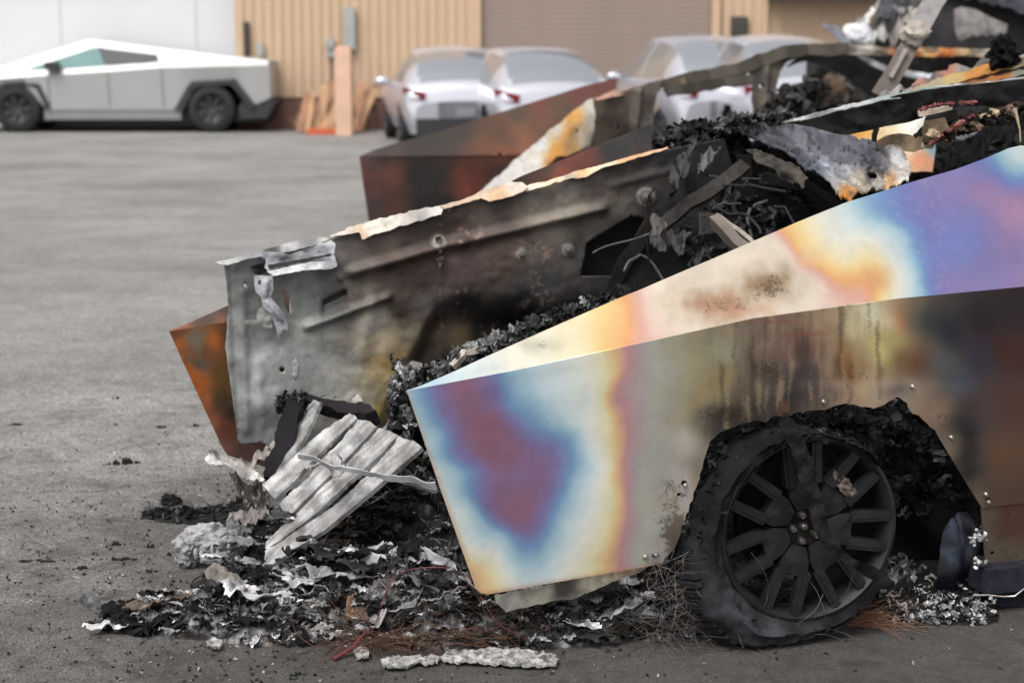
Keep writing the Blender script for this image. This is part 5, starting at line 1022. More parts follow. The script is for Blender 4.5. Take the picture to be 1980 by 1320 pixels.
m = MB(); m.tube([at(1962, 210, 5.9), at(1966, 225, 5.9), at(1972, 250, 5.9), at(1973, 275, 5.9)], [.008, .005, .003, .002], 6, lin((190, 175, 150))); m.build('resin_drip', 'ash', rail)
# far sill of the cabin, seen in the gap: scorched airbag drum and quilted dark seat
PD = plane3((1640, 330, 6.9), (1815, 330, 6.7), (1640, 240, 7.0))
sheet('dash_drum', [(1625, 268), (1700, 247), (1780, 232), (1800, 240), (1812, 262), (1818, 300), (1812, 345), (1740, 352), (1700, 300), (1640, 275)], PD, 'ash_metal', wreck, 6, .01, ctrl([(1660, 262, (205, 142, 60)), (1700, 255, (224, 160, 60)), (1720, 262, (210, 190, 150)), (1760, 245, (215, 205, 190)), (1740, 320, (200, 170, 120)), (1770, 300, (225, 205, 180)), (1780, 260, (220, 214, 205)), (1795, 320, (200, 130, 90)), (1812, 300, (110, 140, 148)), (1806, 270, (130, 150, 152)), (1745, 340, (196, 160, 110))], .75), .3, relief=lambda x, y: .10*np.cos(((x-1720)/110).clip(-1.5, 1.5))+.008*fbm(np.stack([x*.04, y*.01, x*0], -1), 3))
m = MB()
for px in (1640, 1700, 1760, 1820, 1880, 1940, 2000): 
    for k in range(3): m.lump(at(px+25*k % 50, 300+12*k, 7.2), (.16, .14, .10), lin((34, 33, 34)), amp=.5, freq=4, level=3)
m.build('burnt_seat', 'char', wreck)
scrap('seat_cover', [(1812, 250), (1860, 236), (1920, 226), (2060, 214), (2060, 340), (1820, 340)], 6.9, (20, 20, 21), .8, 1, .06, 'char', wreck)
scrap('seat_trim', [(1826, 262), (1880, 246), (1892, 258), (1870, 270), (1840, 280)], 6.7, (120, 120, 126), .8, 1, .02, 'melted_sheet', wreck)
# orange-scorched far roof rail with rivet holes
strip('roof_rail', [(1762, 172), (1790, 160), (1860, 138), (1940, 116), (1980, 108), (2150, 70), (2150, 92), (1980, 126), (1930, 138), (1860, 156), (1790, 176), (1765, 182)], [(1770, 176, (180, 170, 140)), (1800, 165, (190, 176, 140)), (1850, 150, (215, 186, 120)), (1880, 142, (226, 150, 50)), (1920, 128, (235, 150, 50)), (1960, 116, (176, 160, 130)), (1940, 134, (120, 84, 40))], .5, plane=plane3((1760, 178, 7.6), (1980, 116, 7.4), (1980, 130, 7.25)), rel=.01, jag=.8)
strip('roof_rail', [(1790, 180), (1860, 162), (1940, 142), (1980, 132), (2150, 94), (2150, 120), (1980, 144), (1900, 160), (1820, 178)], [(1820, 174, (200, 130, 50)), (1880, 160, (150, 100, 46)), (1940, 144, (190, 120, 60)), (1970, 140, (150, 148, 140))], .5, plane=plane3((1790, 182, 7.5), (1980, 134, 7.3), (1980, 144, 7.2)), rel=.01, jag=.8)
strip('roof_rail', [(1762, 165), (1770, 156), (1800, 148), (1850, 130), (1900, 118), (1930, 112), (1925, 120), (1860, 142), (1800, 158), (1775, 170)], [(1776, 160, (186, 130, 110)), (1800, 152, (110, 100, 98)), (1860, 132, (140, 138, 134)), (1840, 142, (176, 120, 96)), (1915, 116, (90, 88, 86))], .62, plane=plane3((1760, 172, 7.8), (1980, 104, 7.6), (1980, 120, 7.5)), rel=.03, jag=2)
m = MB(); m.lump(at(1945, 102, 7.4), .06, lin((16, 15, 15)), amp=1.0, freq=5, level=3); m.lump(at(1930, 108, 7.4), .04, lin((20, 18, 18)), amp=1.0, freq=5, level=3); m.build('charred_plug', 'char', wreck)
scrap('ash_sheet', [(1672, 200), (1700, 186), (1730, 174), (1765, 170), (1762, 178), (1720, 192), (1690, 200)], 7.0, (150, 146, 142), .8, 1, .03, 'ash', wreck)
# rough char on the scuttle, left and right of the cowl
m = MB(); rn = np.random.default_rng(5)
for i in range(330):
    x = rn.uniform(1262, 1440); y = max(228, 284-34*math.sin((x-1262)/178*3.0)+rn.uniform(-8, 24)); m.crumple(at(x, y, 6.9+rn.uniform(-.2, .4)), rn.uniform(.02, .06), np.full(3, rn.choice([.012, .02, .03, .06], p=[.35, .35, .2, .1])), rn, .8, 10, .5)
for i in range(190):
    x = rn.uniform(1400, 1530); y = rn.uniform(230, 258)-(x-1400)*.06; m.crumple(at(x, y, 6.6+rn.uniform(-.1, .3)), rn.uniform(.012, .04), np.full(3, rn.choice([.015, .025, .05, .12], p=[.35, .35, .2, .1])), rn, .8, 9, .5)
m.build('scuttle_char', 'char', wreck, kind='stuff')

# ================================================================== THE SECOND WRECK, behind
Y2 = 12.6
wreck2 = thing('burnt_pickup', 'second burnt-out pickup, dark rusty shell with a bare burnt roof frame, behind the rainbow one', 'burnt pickup', (float(at(1250, 300, Y2)[0]), Y2+1, 0))
HUB0 = HUB.copy()
def spl(off): b_ = at(1250, 300, Y2); return (b_+NO*off, NO)
def fender2():
    pv = spl(0); A3, B3 = hit(695, 302, pv), hit(1190, 290, pv)
    def pl(p, q, d): n = np.cross(q-p, d); return (p, n/np.linalg.norm(n))
    T, L = pl(A3, B3, lean(34)), pl(A3, B3, lean(7, -1))
    def f(x, y):
        yc = 302-(np.asarray(x, float)-695)*.006; u = sstep(-2, 2, np.asarray(y, float)-yc)[..., None]; return hit(x, y, T)*(1-u)+hit(x, y, L)*u
    return f
F2 = fender2()
c2 = [(700, 330, (128, 62, 62)), (704, 400, (120, 66, 66)), (715, 320, (84, 74, 72)), (722, 400, (60, 56, 56)), (740, 360, (96, 62, 56)), (760, 340, (120, 70, 58)), (770, 400, (88, 56, 46)), (800, 340, (36, 36, 38)), (820, 400, (32, 31, 32)), (850, 340, (44, 44, 46)), (860, 390, (34, 32, 32)), (890, 340, (110, 58, 46)), (900, 370, (130, 64, 52)), (930, 340, (96, 50, 40)), (960, 330, (60, 40, 34)),
      (740, 285, (52, 46, 42)), (800, 275, (46, 40, 36)), (850, 270, (48, 42, 36)), (900, 255, (50, 42, 36)), (930, 280, (96, 62, 40)), (960, 260, (78, 52, 34)), (960, 300, (120, 70, 48)), (1000, 250, (110, 72, 48)), (1010, 280, (128, 76, 54)), (1060, 225, (100, 66, 46)), (1000, 225, (72, 60, 46)), (1080, 205, (82, 62, 46)), (1050, 200, (104, 54, 44)), (1120, 185, (96, 50, 42)), (1170, 165, (90, 48, 42)), (1100, 260, (50, 36, 28))]
def c2f(x, y): w = 14*fbm(np.stack([x*.012, y*.006, x*0], -1), 3); return blend_pts(x+w, y, c2, 2.3, 14)*.80
fd2 = sheet('front_fender', [(695, 302), (1190, 299), (1190, 520), (740, 520), (713, 425), (703, 360)], F2, 'scorched_panel', wreck2, 8, .004, c2f, .15, dents)
sheet('fender_top', [(695, 302), (720, 291), (768, 276), (840, 258), (900, 238), (1000, 207), (1070, 185), (1130, 166), (1196, 151), (1192, 166), (1190, 299)], F2, 'scorched_panel', fd2, 8, .004, c2f, .15, dents)
P2 = plane3((925, 375, 11.6), (1140, 190, 11.9), (1060, 322, 11.6))
ib = sheet('inner_fender', [(922, 380), (940, 360), (1000, 306), (1060, 256), (1110, 214), (1135, 194), (1145, 190), (1150, 215), (1148, 255), (1140, 280), (1120, 292), (1100, 300), (1076, 302), (1040, 340), (980, 372)], P2, 'ash_metal', wreck2, 5, .006, ctrl([(950, 355, (210, 206, 202)), (1000, 320, (216, 212, 208)), (1050, 280, (214, 214, 214)), (1080, 250, (200, 200, 200)), (1040, 315, (220, 218, 212)), (1075, 290, (206, 140, 40)), (1065, 318, (190, 120, 40)), (1095, 255, (214, 140, 50)), (1115, 225, (222, 160, 70)), (1110, 260, (120, 92, 50)), (1100, 285, (150, 110, 50)), (1125, 265, (190, 176, 150)), (1138, 205, (205, 200, 190)), (1142, 230, (150, 145, 135)), (1142, 270, (90, 86, 80))], .55), .25, relief=lambda x, y: .02*fbm(np.stack([x*.02, y*.02, x*0], -1), 3)+bosses(x, y, [(1117, 258, 12, .03)]), holes=[circ(1117, 257, 3.5)], jag=1.5)
strut_c = [(1160, 200, (92, 78, 66)), (1200, 190, (84, 74, 62)), (1160, 250, (78, 64, 54)), (1200, 250, (62, 52, 46)), (1235, 175, (104, 96, 88)), (1240, 230, (88, 82, 76)), (1215, 270, (40, 36, 34)), (1265, 200, (90, 84, 78)), (1280, 165, (100, 92, 84))]
sheet('strut_tower', [(1143, 195), (1152, 188), (1200, 180), (1232, 168), (1258, 160), (1285, 153), (1297, 158), (1288, 175), (1268, 192), (1262, 245), (1200, 275), (1150, 300), (1143, 260)], spl(.35), 'scorched_panel', wreck2, 5, .03, ctrl(strut_c, .8), .4, relief=lambda x, y: ribs(x, y, [(1235, 170, 1225, 270, 7, .05)])+.02*fbm(np.stack([x*.02, y*.02, x*0+3], -1), 3), holes=[circ(1196, 240, 8, 10, 10), circ(1236, 214, 4, 8, 7), [(1270, 182), (1284, 165), (1292, 166), (1282, 180), (1268, 196)]], jag=1.2)
strip('tower_lip', [(1150, 190), (1190, 174), (1232, 166), (1232, 172), (1200, 184), (1152, 194)], [(1170, 184, (170, 130, 112)), (1210, 174, (150, 120, 104)), (1228, 168, (90, 80, 72))], .9, plane=(hit(1180, 184, spl(.38)), NO*.3+UP*.95))
def bent2(name, pts, w, h, rgb, parent=None, **kw): return bent(name, [(a, b_, c_-.7) for a, b_, c_ in pts], w, h, rgb, parent or wreck2, mat='scorched_panel', up=(0, -1, .2), rough=.012, k=.50, **kw)
bent2('roof_frame', [(1284, 172, 12.9), (1310, 160, 12.9), (1370, 146, 13), (1430, 134, 13), (1470, 118, 13.1), (1520, 103, 13.1), (1560, 98, 13.2), (1640, 97, 13.2)], .09, .07, (84, 76, 64))
bent2('roof_frame', [(1290, 178, 12.8), (1330, 172, 12.8), (1400, 160, 12.9), (1455, 154, 12.9)], .07, .05, (66, 58, 48)); bent2('roof_frame', [(1300, 163, 12.9), (1325, 158, 12.9)], .05, .06, (128, 104, 84))
sheet('door_pillar', [(1452, 122), (1478, 112), (1530, 104), (1545, 108), (1520, 122), (1508, 140), (1502, 165), (1500, 190), (1490, 215), (1462, 222), (1458, 190), (1460, 160), (1456, 148)], plane3((1450, 200, 12.3), (1540, 200, 12.4), (1450, 120, 12.35)), 'scorched_panel', wreck2, 5, .05, ctrl([(1465, 140, (92, 84, 72)), (1480, 150, (60, 54, 48)), (1495, 140, (100, 92, 80)), (1475, 200, (96, 88, 78)), (1520, 112, (88, 80, 68))], .8), .3, relief=lambda x, y: ribs(x, y, [(1484, 120, 1478, 210, 5, .03)]), holes=[circ(1472, 166, 4, 8, 5)], jag=1)
strip('roof_panel_edge', [(1545, 96), (1600, 88), (1680, 88), (1700, 92), (1800, 92), (1900, 96), (1990, 98), (2140, 102), (2140, 118), (1990, 116), (1930, 112), (1880, 108), (1800, 110), (1720, 108), (1650, 106), (1600, 106), (1550, 104)], [(1560, 100, (70, 62, 52)), (1620, 96, (130, 122, 108)), (1680, 92, (190, 186, 176)), (1700, 104, (110, 98, 82)), (1735, 104, (170, 116, 80)), (1760, 104, (190, 110, 50)), (1800, 104, (200, 136, 70)), (1830, 106, (196, 110, 50)), (1860, 104, (170, 140, 100)), (1900, 104, (176, 160, 128)), (1800, 93, (205, 204, 198)), (1900, 97, (205, 204, 198)), (1980, 104, (176, 176, 176))], .85, plane=spl(-.9), rel=.03, jag=1.5)
sheet('rear_quarter', [(1545, 104), (1640, 106), (1800, 112), (1990, 118), (1990, 150), (1900, 158), (1800, 172), (1700, 190), (1686, 186), (1670, 172), (1640, 150), (1590, 126), (1560, 118), (1540, 122), (1525, 130)], spl(-1.0), 'black_char', wreck2, 9, .05, relief=lambda x, y: .05*fbm(np.stack([x*.015, y*.015, x*0], -1), 4))
strip('bright_sill', [(1658, 108), (1672, 108), (1700, 122), (1740, 134), (1790, 142), (1826, 146), (1815, 154), (1770, 152), (1710, 138), (1680, 124)], [(1670, 114, (90, 90, 90)), (1700, 126, (180, 180, 182)), (1740, 140, (200, 200, 202)), (1790, 146, (214, 214, 218)), (1720, 132, (120, 118, 118))], .85, plane=spl(-.85), rel=.02)
m = MB(); rr = random.Random(9)
rn = np.random.default_rng(15)
for i in range(260):
    t = rn.random(); x = 1480+t*160; top = 232-66*math.sin(min(1, t*1.15)*2.3); y = rn.uniform(top, 238)
    m.crumple(at(x, y, 11.6+rn.uniform(-.3, .3)), rn.uniform(.06, .16), np.full(3, rn.choice([.012, .02, .035, .06]))*np.array([1.05, 1, .95]), rn, .8, 10, .5)
m.lump(at(1590, 172, 11.5), (.06, .06, .12), lin((20, 19, 18)), amp=.9, level=3); m.lump(at(1612, 186, 11.4), (.10, .06, .12), lin((100, 84, 70))*.7, amp=.9, level=3)
m.build('burnt_seats', 'char', wreck2, kind='stuff')
m = MB(); c0 = at(1300, 430, 13.2)                                    # its body down to the ground
ax = [-FW, NO, UP]; cb = wreck2.location
for u, l in ((.9, 3.2), (3.2, 2.4)): m.box((float(cb[0])+u, float(cb[1])+.35, .38), (l, 1.7, .62), ax, np.full(3, .02))
m.build('floor_shell', 'char', wreck2, False)
for u in (-.4, 3.1):
    for sd in (0, 1.7):
        c = np.array([float(cb[0]), float(cb[1])-.9, .36])-FW*u-NO*sd; m = MB(); m.lathe([(.2, .1), (.33, .1), (.36, .05), (.36, -.1), (.2, -.1)], c, NO, 24, np.full(3, .02), closed=True); m.lathe([(0, .05), (.1, .06), (.22, .03), (.24, .09), (.24, -.1), (0, -.1)], c, NO, 20, np.full(3, .03)); m.build('wheel', 'char', wreck2)
# ---- loose grey bar leaning between the wrecks
m = MB(); P = [at(1702, 186, 8.4), at(1742, 118, 8.4), at(1768, 70, 8.45)]; m.beam(P, .085, .06, lin((118, 108, 102))*.8, (0, -1, .3), .006); m.beam([at(1764, 76, 8.44), at(1788, 34, 8.5), at(1830, -40, 8.6)], .10, .06, lin((150, 146, 144))*.8, (0, -1, .3), .008)
m.beam([at(1722, 150, 8.36), at(1752, 95, 8.36)], .02, .02, lin((165, 156, 150))*.8, (0, -1, .3), .002); m.lump(at(1768, 66, 8.4), (.06, .05, .06), lin((170, 160, 150))*.8, amp=.5, level=3)
m.beam([at(1790, 64, 8.5), at(1838, -36, 8.6)], .02, .03, lin((90, 90, 92))*.8, (0, -1, .3), .004)
m.beam([at(1700, 190, 8.4), at(1690, 230, 8.4), at(1680, 700, 8.4)], .07, .05, lin((60, 56, 54))*.7, (0, -1, .3), .006)
m.build('leaning_bar', 'ash_metal', label='grey bent steel bar standing upright and leaning right between the two nearest wrecks', cat='steel bar')

# ================================================================== THE THIRD WRECK, a burnt box body at the upper right
Y3 = 16.0
w3 = thing('burnt_box_body', 'black burnt-out box body with hanging ash-white shreds at the upper right', 'burnt wreck', (float(at(1900, 200, Y3)[0]), Y3+1, 0))
pA = plane3((1700, 100, Y3), (2100, 100, Y3), (1700, -60, Y3+.05)); bw = []
sheet('side_wall', [(1690, 100), (1700, 60), (1712, 20), (1716, -40), (2400, -70), (2400, 100)], pA, 'char', w3, 10, .08, ccol((52, 51, 52), .012, .5), 0, lambda x, y: .03*fbm(np.stack([x*.01, y*.01, x*0], -1), 3), holes=[[(1846, 62), (1844, 20), (1862, 12), (1890, 18), (1925, 34), (1955, 46), (1950, 66), (1943, 64), (1938, 72), (1934, 65), (1926, 72), (1918, 66), (1908, 72), (1900, 66), (1890, 73), (1882, 68), (1872, 74), (1862, 78), (1854, 80)]])
scrap('inner_lining', [(1830, 0), (1980, 0), (1980, 100), (1830, 100)], Y3+.5, (124, 120, 118), .9, 0, .03, 'ash', w3, step=8)
scrap('roof_panel', [(1690, -60), (1860, -50), (2300, -60), (2300, 20), (1980, 30), (1930, 16), (1890, 4), (1840, -4), (1790, -6)], Y3-.3, (58, 60, 66), .8, 1, .05, 'char', w3, step=8)
scrap('shred', [(1700, -30), (1716, 0), (1712, 18), (1704, 30), (1690, 34), (1680, 48), (1668, 60), (1660, 52), (1676, 30), (1690, 16), (1698, 0)], Y3-.5, (196, 194, 192), .8, 4, .06, 'ash', w3)
scrap('shred', [(1660, 50), (1690, 40), (1720, 28), (1745, 22), (1770, 16), (1785, 22), (1770, 40), (1765, 60), (1745, 66), (1735, 90), (1640, 92), (1630, 70)], Y3-.6, (150, 146, 144), .85, 4, .12, 'ash', w3, colpts=[(1640, 80, (210, 208, 206)), (1680, 50, (150, 146, 142)), (1700, 80, (196, 194, 194)), (1710, 60, (110, 108, 108)), (1730, 40, (160, 156, 150)), (1745, 80, (205, 196, 186)), (1765, 30, (180, 174, 164)), (1720, 85, (120, 116, 114))])
scrap('torn_skin', [(1705, -20), (1790, -40), (1800, 10), (1770, 20), (1740, 34), (1716, 48), (1700, 40), (1690, 40)], Y3-.45, (76, 76, 80), .8, 3, .08, 'char', w3)
scrap('shard', [(1584, 42), (1598, 48), (1620, 52), (1634, 66), (1648, 90), (1632, 92), (1612, 72)], Y3-1.2, (104, 104, 110), .8, .6, .01, 'ash_metal', w3)
m = MB(); m.lump(at(1655, 66, Y3-.8), (.12, .10, .10), lin((226, 226, 230))*.9, amp=.35, level=3); m.lump(at(1668, 78, Y3-.8), (.09, .08, .06), lin((206, 206, 208))*.9, amp=.5, level=3); m.build('foam_lump', 'ash', w3)
cx = at(1900, 90, Y3); m = MB(); m.box((cx[0]+.6, Y3+1.3, .82), (3.6, 2.4, 1.55), None, np.full(3, .03)); m.build('chassis_box', 'char', w3, False)

# ================================================================== ASH, SHREDS AND LOOSE METAL ON THE ASPHALT
def GB(lst): return [(*gnd(px, py)[:2], h, rx, ry) for px, py, h, rx, ry in lst]
BL = GB([(250, 1214, .028, .08, .04), (320, 1210, .045, .14, .07), (420, 1212, .06, .16, .09), (530, 1210, .085, .16, .12), (640, 1195, .12, .18, .15), (560, 1150, .14, .10, .10), (620, 1130, .16, .12, .12), (760, 1205, .13, .18, .13), (880, 1225, .11, .18, .10), (1000, 1222, .115, .18, .10), (1100, 1220, .09, .12, .09), (1180, 1215, .07, .12, .09), (1260, 1215, .05, .12, .09),
         (600, 1085, .13, .14, .12), (500, 1130, .07, .16, .10), (1340, 1190, .08, .14, .10), (700, 1140, .16, .2, .13), (800, 1120, .21, .22, .18), (700, 1080, .16, .2, .16), (860, 1080, .28, .28, .22), (960, 1150, .18, .35, .18), (1200, 1140, .10, .4, .18)])
def heap_h(X, Y):
    P = np.stack([X, Y, X*0], -1); b = bump_sum(X, Y, BL, 1.9)
    warp = fbm(P*6+2, 4); r = ridged(np.stack([X*6+warp, Y*15, X*0+4], -1), 5, .55); r2 = ridged(np.stack([X*24, Y*32, X*0+14], -1), 3, .6)
    z = b*(.92+.46*r)+.016*r2*sstep(.008, .05, b)-.010; return np.where(b > .012, z, -.02)
def front_cols(P):
    n = fbm(P*np.array([8, 16, 22])+3, 5, .6); n2 = fbm(P*34+43, 4, .65)
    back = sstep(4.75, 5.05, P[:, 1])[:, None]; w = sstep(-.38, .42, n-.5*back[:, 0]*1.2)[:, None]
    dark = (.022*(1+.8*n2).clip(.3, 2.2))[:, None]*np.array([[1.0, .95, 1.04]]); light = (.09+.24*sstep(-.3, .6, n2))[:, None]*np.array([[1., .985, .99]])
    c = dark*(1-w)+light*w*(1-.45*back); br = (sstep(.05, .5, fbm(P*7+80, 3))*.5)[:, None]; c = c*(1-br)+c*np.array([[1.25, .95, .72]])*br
    return np.concatenate([c, .25*(1-w)], 1)
g0 = gnd(200, 1300); g1 = gnd(1450, 1300)
heap = heap_obj('ash_heap', float(g0[0])-.1, 1.05, 4.2, 5.9, .0062, heap_h, 'ash', front_cols, label='long grey and black ash heap spread on the asphalt in front of the burnt pickup', cat='ash heap', kind='stuff')
def on_heap(hf, c, dz=0.): return np.array([c[0], c[1], max(0., float(hf(np.array([c[0]]), np.array([c[1]]))[0]))+dz])
def heap_pts(bl, hf, spread=1.0, dz=.006):
    w = np.array([b[2] for b in bl]); w = (w+.13)/(w+.13).sum()
    def f(r):
        for _ in range(12):
            k = r.choice(len(bl), p=w); b = bl[k]; x = b[0]+r.normal()*b[3]*.6*spread; y = b[1]+r.normal()*b[4]*.6*spread; p = on_heap(hf, (x, y), dz)
            if p[2] > dz+.004: return p
        return p
    return f
HP = heap_pts(BL, heap_h, 1.0)
def gry(lst, p): return lambda r: np.full(3, r.choice(lst, p=p))*np.array([1, .98, .98])
flakes(2600, HP, .0062, gry([.015, .03, .08, .2, .42], [.34, .2, .18, .18, .10]), .0012, .6, 31).build('ash_flakes', 'ash', heap, False, kind='stuff')
flakes(30, HP, .016, gry([.015, .03, .12, .25, .42], [.4, .25, .2, .1, .05]), .002, .5, 32).build('ash_scraps', 'ash', heap, False, kind='stuff')
strands(3800, HP, .032, lambda r: (r.normal(), r.normal()*.6, abs(r.normal())*.8), .0010, 33, 5, 1.0, .4).build('ash_fibres', 'black_char', heap, kind='stuff'); strands(3000, HP, .030, lambda r: (r.normal(), r.normal()*.6, abs(r.normal())*.7), .0009, 34, 5, 1.1, .4).build('pale_fibres', 'pale_fibre', heap, kind='stuff')
m = MB(); rr = random.Random(2)
for _ in range(90):
    c = HP(np.random.default_rng(rr.randrange(10**6))); g = rr.choice([.25, .4, .5, .03]); m.lump(c, rr.uniform(.008, .022), np.full(3, g), amp=.8, freq=5, level=2, flat=.55)

rn = np.random.default_rng(12)
for q in range(620):                                               # long layered sheets of melted, flaked ash
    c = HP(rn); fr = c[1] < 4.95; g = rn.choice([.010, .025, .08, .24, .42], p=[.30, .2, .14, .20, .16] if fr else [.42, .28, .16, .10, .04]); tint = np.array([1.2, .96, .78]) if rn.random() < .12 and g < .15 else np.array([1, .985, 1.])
    m.crumple(c+[0, 0, rn.uniform(-.006, .014)], rn.choice([.04, .07, .10, .14], p=[.3, .35, .25, .1]), g*tint, rn, .25, 20, .20, .7, 1., rn.uniform(.2, .45), (1, rn.normal()*.35, rn.normal()*.12))
for q in range(950):
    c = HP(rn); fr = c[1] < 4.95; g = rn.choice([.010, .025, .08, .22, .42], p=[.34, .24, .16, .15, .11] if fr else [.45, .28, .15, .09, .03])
    m.crumple(c+[0, 0, rn.uniform(-.004, .014)], rn.uniform(.010, .026), np.full(3, g), rn, .6, 9, .45)
for q in range(900):                                               # the crumbling front slope
    c = on_heap(heap_h, gnd(rn.uniform(300, 1330), rn.uniform(1190, 1258)), .003)
    if c[2] < .008: continue
    m.crumple(c, rn.uniform(.010, .042), np.full(3, rn.choice([.010, .025, .08, .22, .40], p=[.34, .24, .16, .16, .10])), rn, .45, 10, .4, .6, 1., rn.uniform(.3, .9), (1, rn.normal()*.6, rn.normal()*.2))
m.build('ash_clots', 'ash', heap, kind='stuff')
# rusty fibre mats and cables in front of the heap
FB = GB([(760, 1262, .04, .12, .035), (840, 1262, .05, .14, .04), (920, 1255, .05, .14, .04), (700, 1258, .03, .1, .03), (980, 1240, .05, .1, .04)])
def lowh(X, Y): return np.maximum(heap_h(X, Y), bump_sum(X, Y, FB, 2)*.8)
FP_ = heap_pts(FB, lowh, 1.2, .012)
strands(280, FP_, .16, lambda r: (r.choice([-1, 1])*(1+abs(r.normal())*.3), r.normal()*.25, abs(r.normal())*.35), .0011, 35, 12, .8, .9).build('rusty_fibres', 'copper_wire', label='mat of thin rusty brown fibres lying along the front of the ash heap', cat='fibres', kind='stuff')
FB2 = GB([(1180, 1230, .03, .14, .05), (1300, 1235, .03, .16, .05), (1400, 1230, .03, .14, .05), (1080, 1225, .05, .1, .05), (1500, 1235, .02, .12, .04)])
strands(330, heap_pts(FB2, lambda X, Y: bump_sum(X, Y, FB2, 2), 1.2, .01), .24, lambda r: (r.choice([-1, 1]), r.normal()*.3, abs(r.normal())*.35), .0011, 36, 14, .9, .8).build('tyre_wires', 'grey_wire', label='tangle of thin grey steel wires curling on the asphalt between ash heap and flat tyre', cat='wires', kind='stuff')
strands(140, lambda r: gnd(r.uniform(1560, 1680), r.uniform(1195, 1215))+[0, 0, r.uniform(0, .03)], .16, lambda r: (1, r.normal()*.15, .25+r.normal()*.12), .0011, 37, 9, .35, .5).build('tyre_cords', 'raw_wood_dark', label='brown frayed tyre cords lying under the rim of the flat wheel', cat='tyre cords', kind='stuff')
strands(220, lambda r: hit(r.uniform(1262, 1345), r.uniform(1060, 1200), side_plane(r.uniform(-.1, .02))), .09, lambda r: (r.normal()*.6, r.normal()*.6-.2, -.4+r.normal()*.6), .001, 38, 8, .9, .4).build('liner_fibres', 'grey_wire', wreck, kind='stuff')
def wire(name, pts, r_, mat, label, cat):
    P = np.array([on_heap(lambda X, Y: np.maximum(lowh(X, Y), 0), gnd(px, py), z) for px, py, z in pts]); Q = []
    for i in range(len(P)-1):
        a = P[max(i-1, 0)]; b = P[i]; c = P[i+1]; d = P[min(i+2, len(P)-1)]
        for t in np.linspace(0, 1, 7)[:-1]: Q.append(.5*((2*b)+(-a+c)*t+(2*a-5*b+4*c-d)*t*t+(-a+3*b-3*c+d)*t**3))
    m = MB(); m.tube(Q, r_, 6); return m.build(name, mat, label=label, cat=cat)
wire('red_cable', [(640, 1276, .006), (668, 1262, .02), (720, 1250, .04), (760, 1225, .04), (830, 1222, .045), (900, 1232, .04), (960, 1250, .04), (1010, 1258, .03)], .0018, 'red_wire', 'thin dark red cable arching over the front of the ash heap', 'cable')
m = MB(); P = [gnd(645, 1278)+[0, 0, .006], gnd(680, 1266)+[0, 0, .02], gnd(712, 1250)+[0, 0, .05]]; m.tube(P, .006, 6); m.build('red_cable', 'red_wire', label='short thick dark red cable stub at the front edge of the ash heap', cat='cable')
m = MB(); P = [at(990, 1180, 4.6), at(1110, 1188, 4.6)]
m = MB(); c = on_heap(lowh, gnd(968, 1262), .03); m.box(c, (.035, .010, .008), None); m.build('orange_clip', 'copper_wire', label='small orange-brown scrap among the fibres in front of the fender corner', cat='plastic scrap')
# melted aluminium, run out white on the asphalt
def puddle(outline, label, h=.011, seed=0.):
    return sheet('aluminium_puddle', outline, (np.array([0, 0, h]), UP), 'ash', None, 2.6, h-.003, lambda x, y: np.tile(lin((196, 194, 190)), (len(x), 1))*(.72+.45*fbm(np.stack([x*.04, y*.14, x*0+seed], -1), 5))[:, None].clip(.12, 1.1)*(1-.75*np.exp(-(np.abs(fbm(np.stack([x*.025, y*.09, x*0+seed+30], -1), 4))/.05)**2))[:, None], .45, lambda x, y: .007*ridged(np.stack([x*.03, y*.10, x*0+seed], -1), 5), angle=70, jag=2.4, label=label, cat='melted metal')
puddle([(848, 1272), (870, 1262), (940, 1256), (1020, 1259), (1068, 1265), (1082, 1276), (1074, 1288), (1020, 1289), (960, 1284), (900, 1281), (865, 1280)], 'long flat tongue of solidified white aluminium at the bottom edge of the ash heap')
puddle([(736, 1280), (750, 1274), (800, 1272), (850, 1272), (846, 1282), (800, 1284), (776, 1292), (748, 1292)], 'small white solidified aluminium blob left of the long white tongue', seed=4.)
puddle([(682, 1258), (700, 1252), (716, 1260), (712, 1272), (690, 1273)], 'tiny white aluminium drop at the feet of the red cable stub', seed=7.)
puddle([(398, 1242), (412, 1236), (430, 1242), (428, 1252), (408, 1254)], 'little round grey melted drop at the front left of the ash heap', seed=9.)
# ---- crushed bumper beam: four flattened aluminium planks side by side
BPn = plane3((510, 1080, 4.98), (680, 800, 5.42), (817, 866, 5.05))
beam = thing('bumper_beam', 'crushed ash-white ribbed metal beam leaning on the heap, four flattened channels wide', 'bumper beam', gnd(540, 1110))
def plank_col(x, y):
    n = fbm(np.stack([x*.02+y*.012, y*.02-x*.012, x*0+2], -1), 5); n2 = ridged(np.stack([(x*.75-y*.66)*.008, (x*.66+y*.75)*.07, x*0+9], -1), 3)
    c = np.tile(lin((192, 191, 190)), (len(x), 1))*(.62+.36*n)[:, None].clip(.3, 1.15); k = (sstep(.9, 1.5, n2)*.6)[:, None]; c = c*(1-k)+lin((92, 86, 82))*k
    k = (sstep(.30, .42, fbm(np.stack([x*.03, y*.03, x*0+55], -1), 4))*.35)[:, None]; return c*(1-k)+lin((38, 34, 36))*k
def plank_relief(L0, w, off):
    (x0, y0), (x1, y1) = L0; L = math.hypot(x1-x0, y1-y0); dx, dy = (x1-x0)/L, (y1-y0)/L
    def f(x, y):
        v_ = ((x-x0)*-dy+(y-y0)*dx)/w; u_ = (x-x0)*dx+(y-y0)*dy
        return .009*np.abs(np.clip(v_, -1.1, 1.1))**5+.005*np.exp(-(v_/.13)**2)+.0045*fbm(np.stack([u_*.014, v_*.8, x*0+off], -1), 4)
    return f
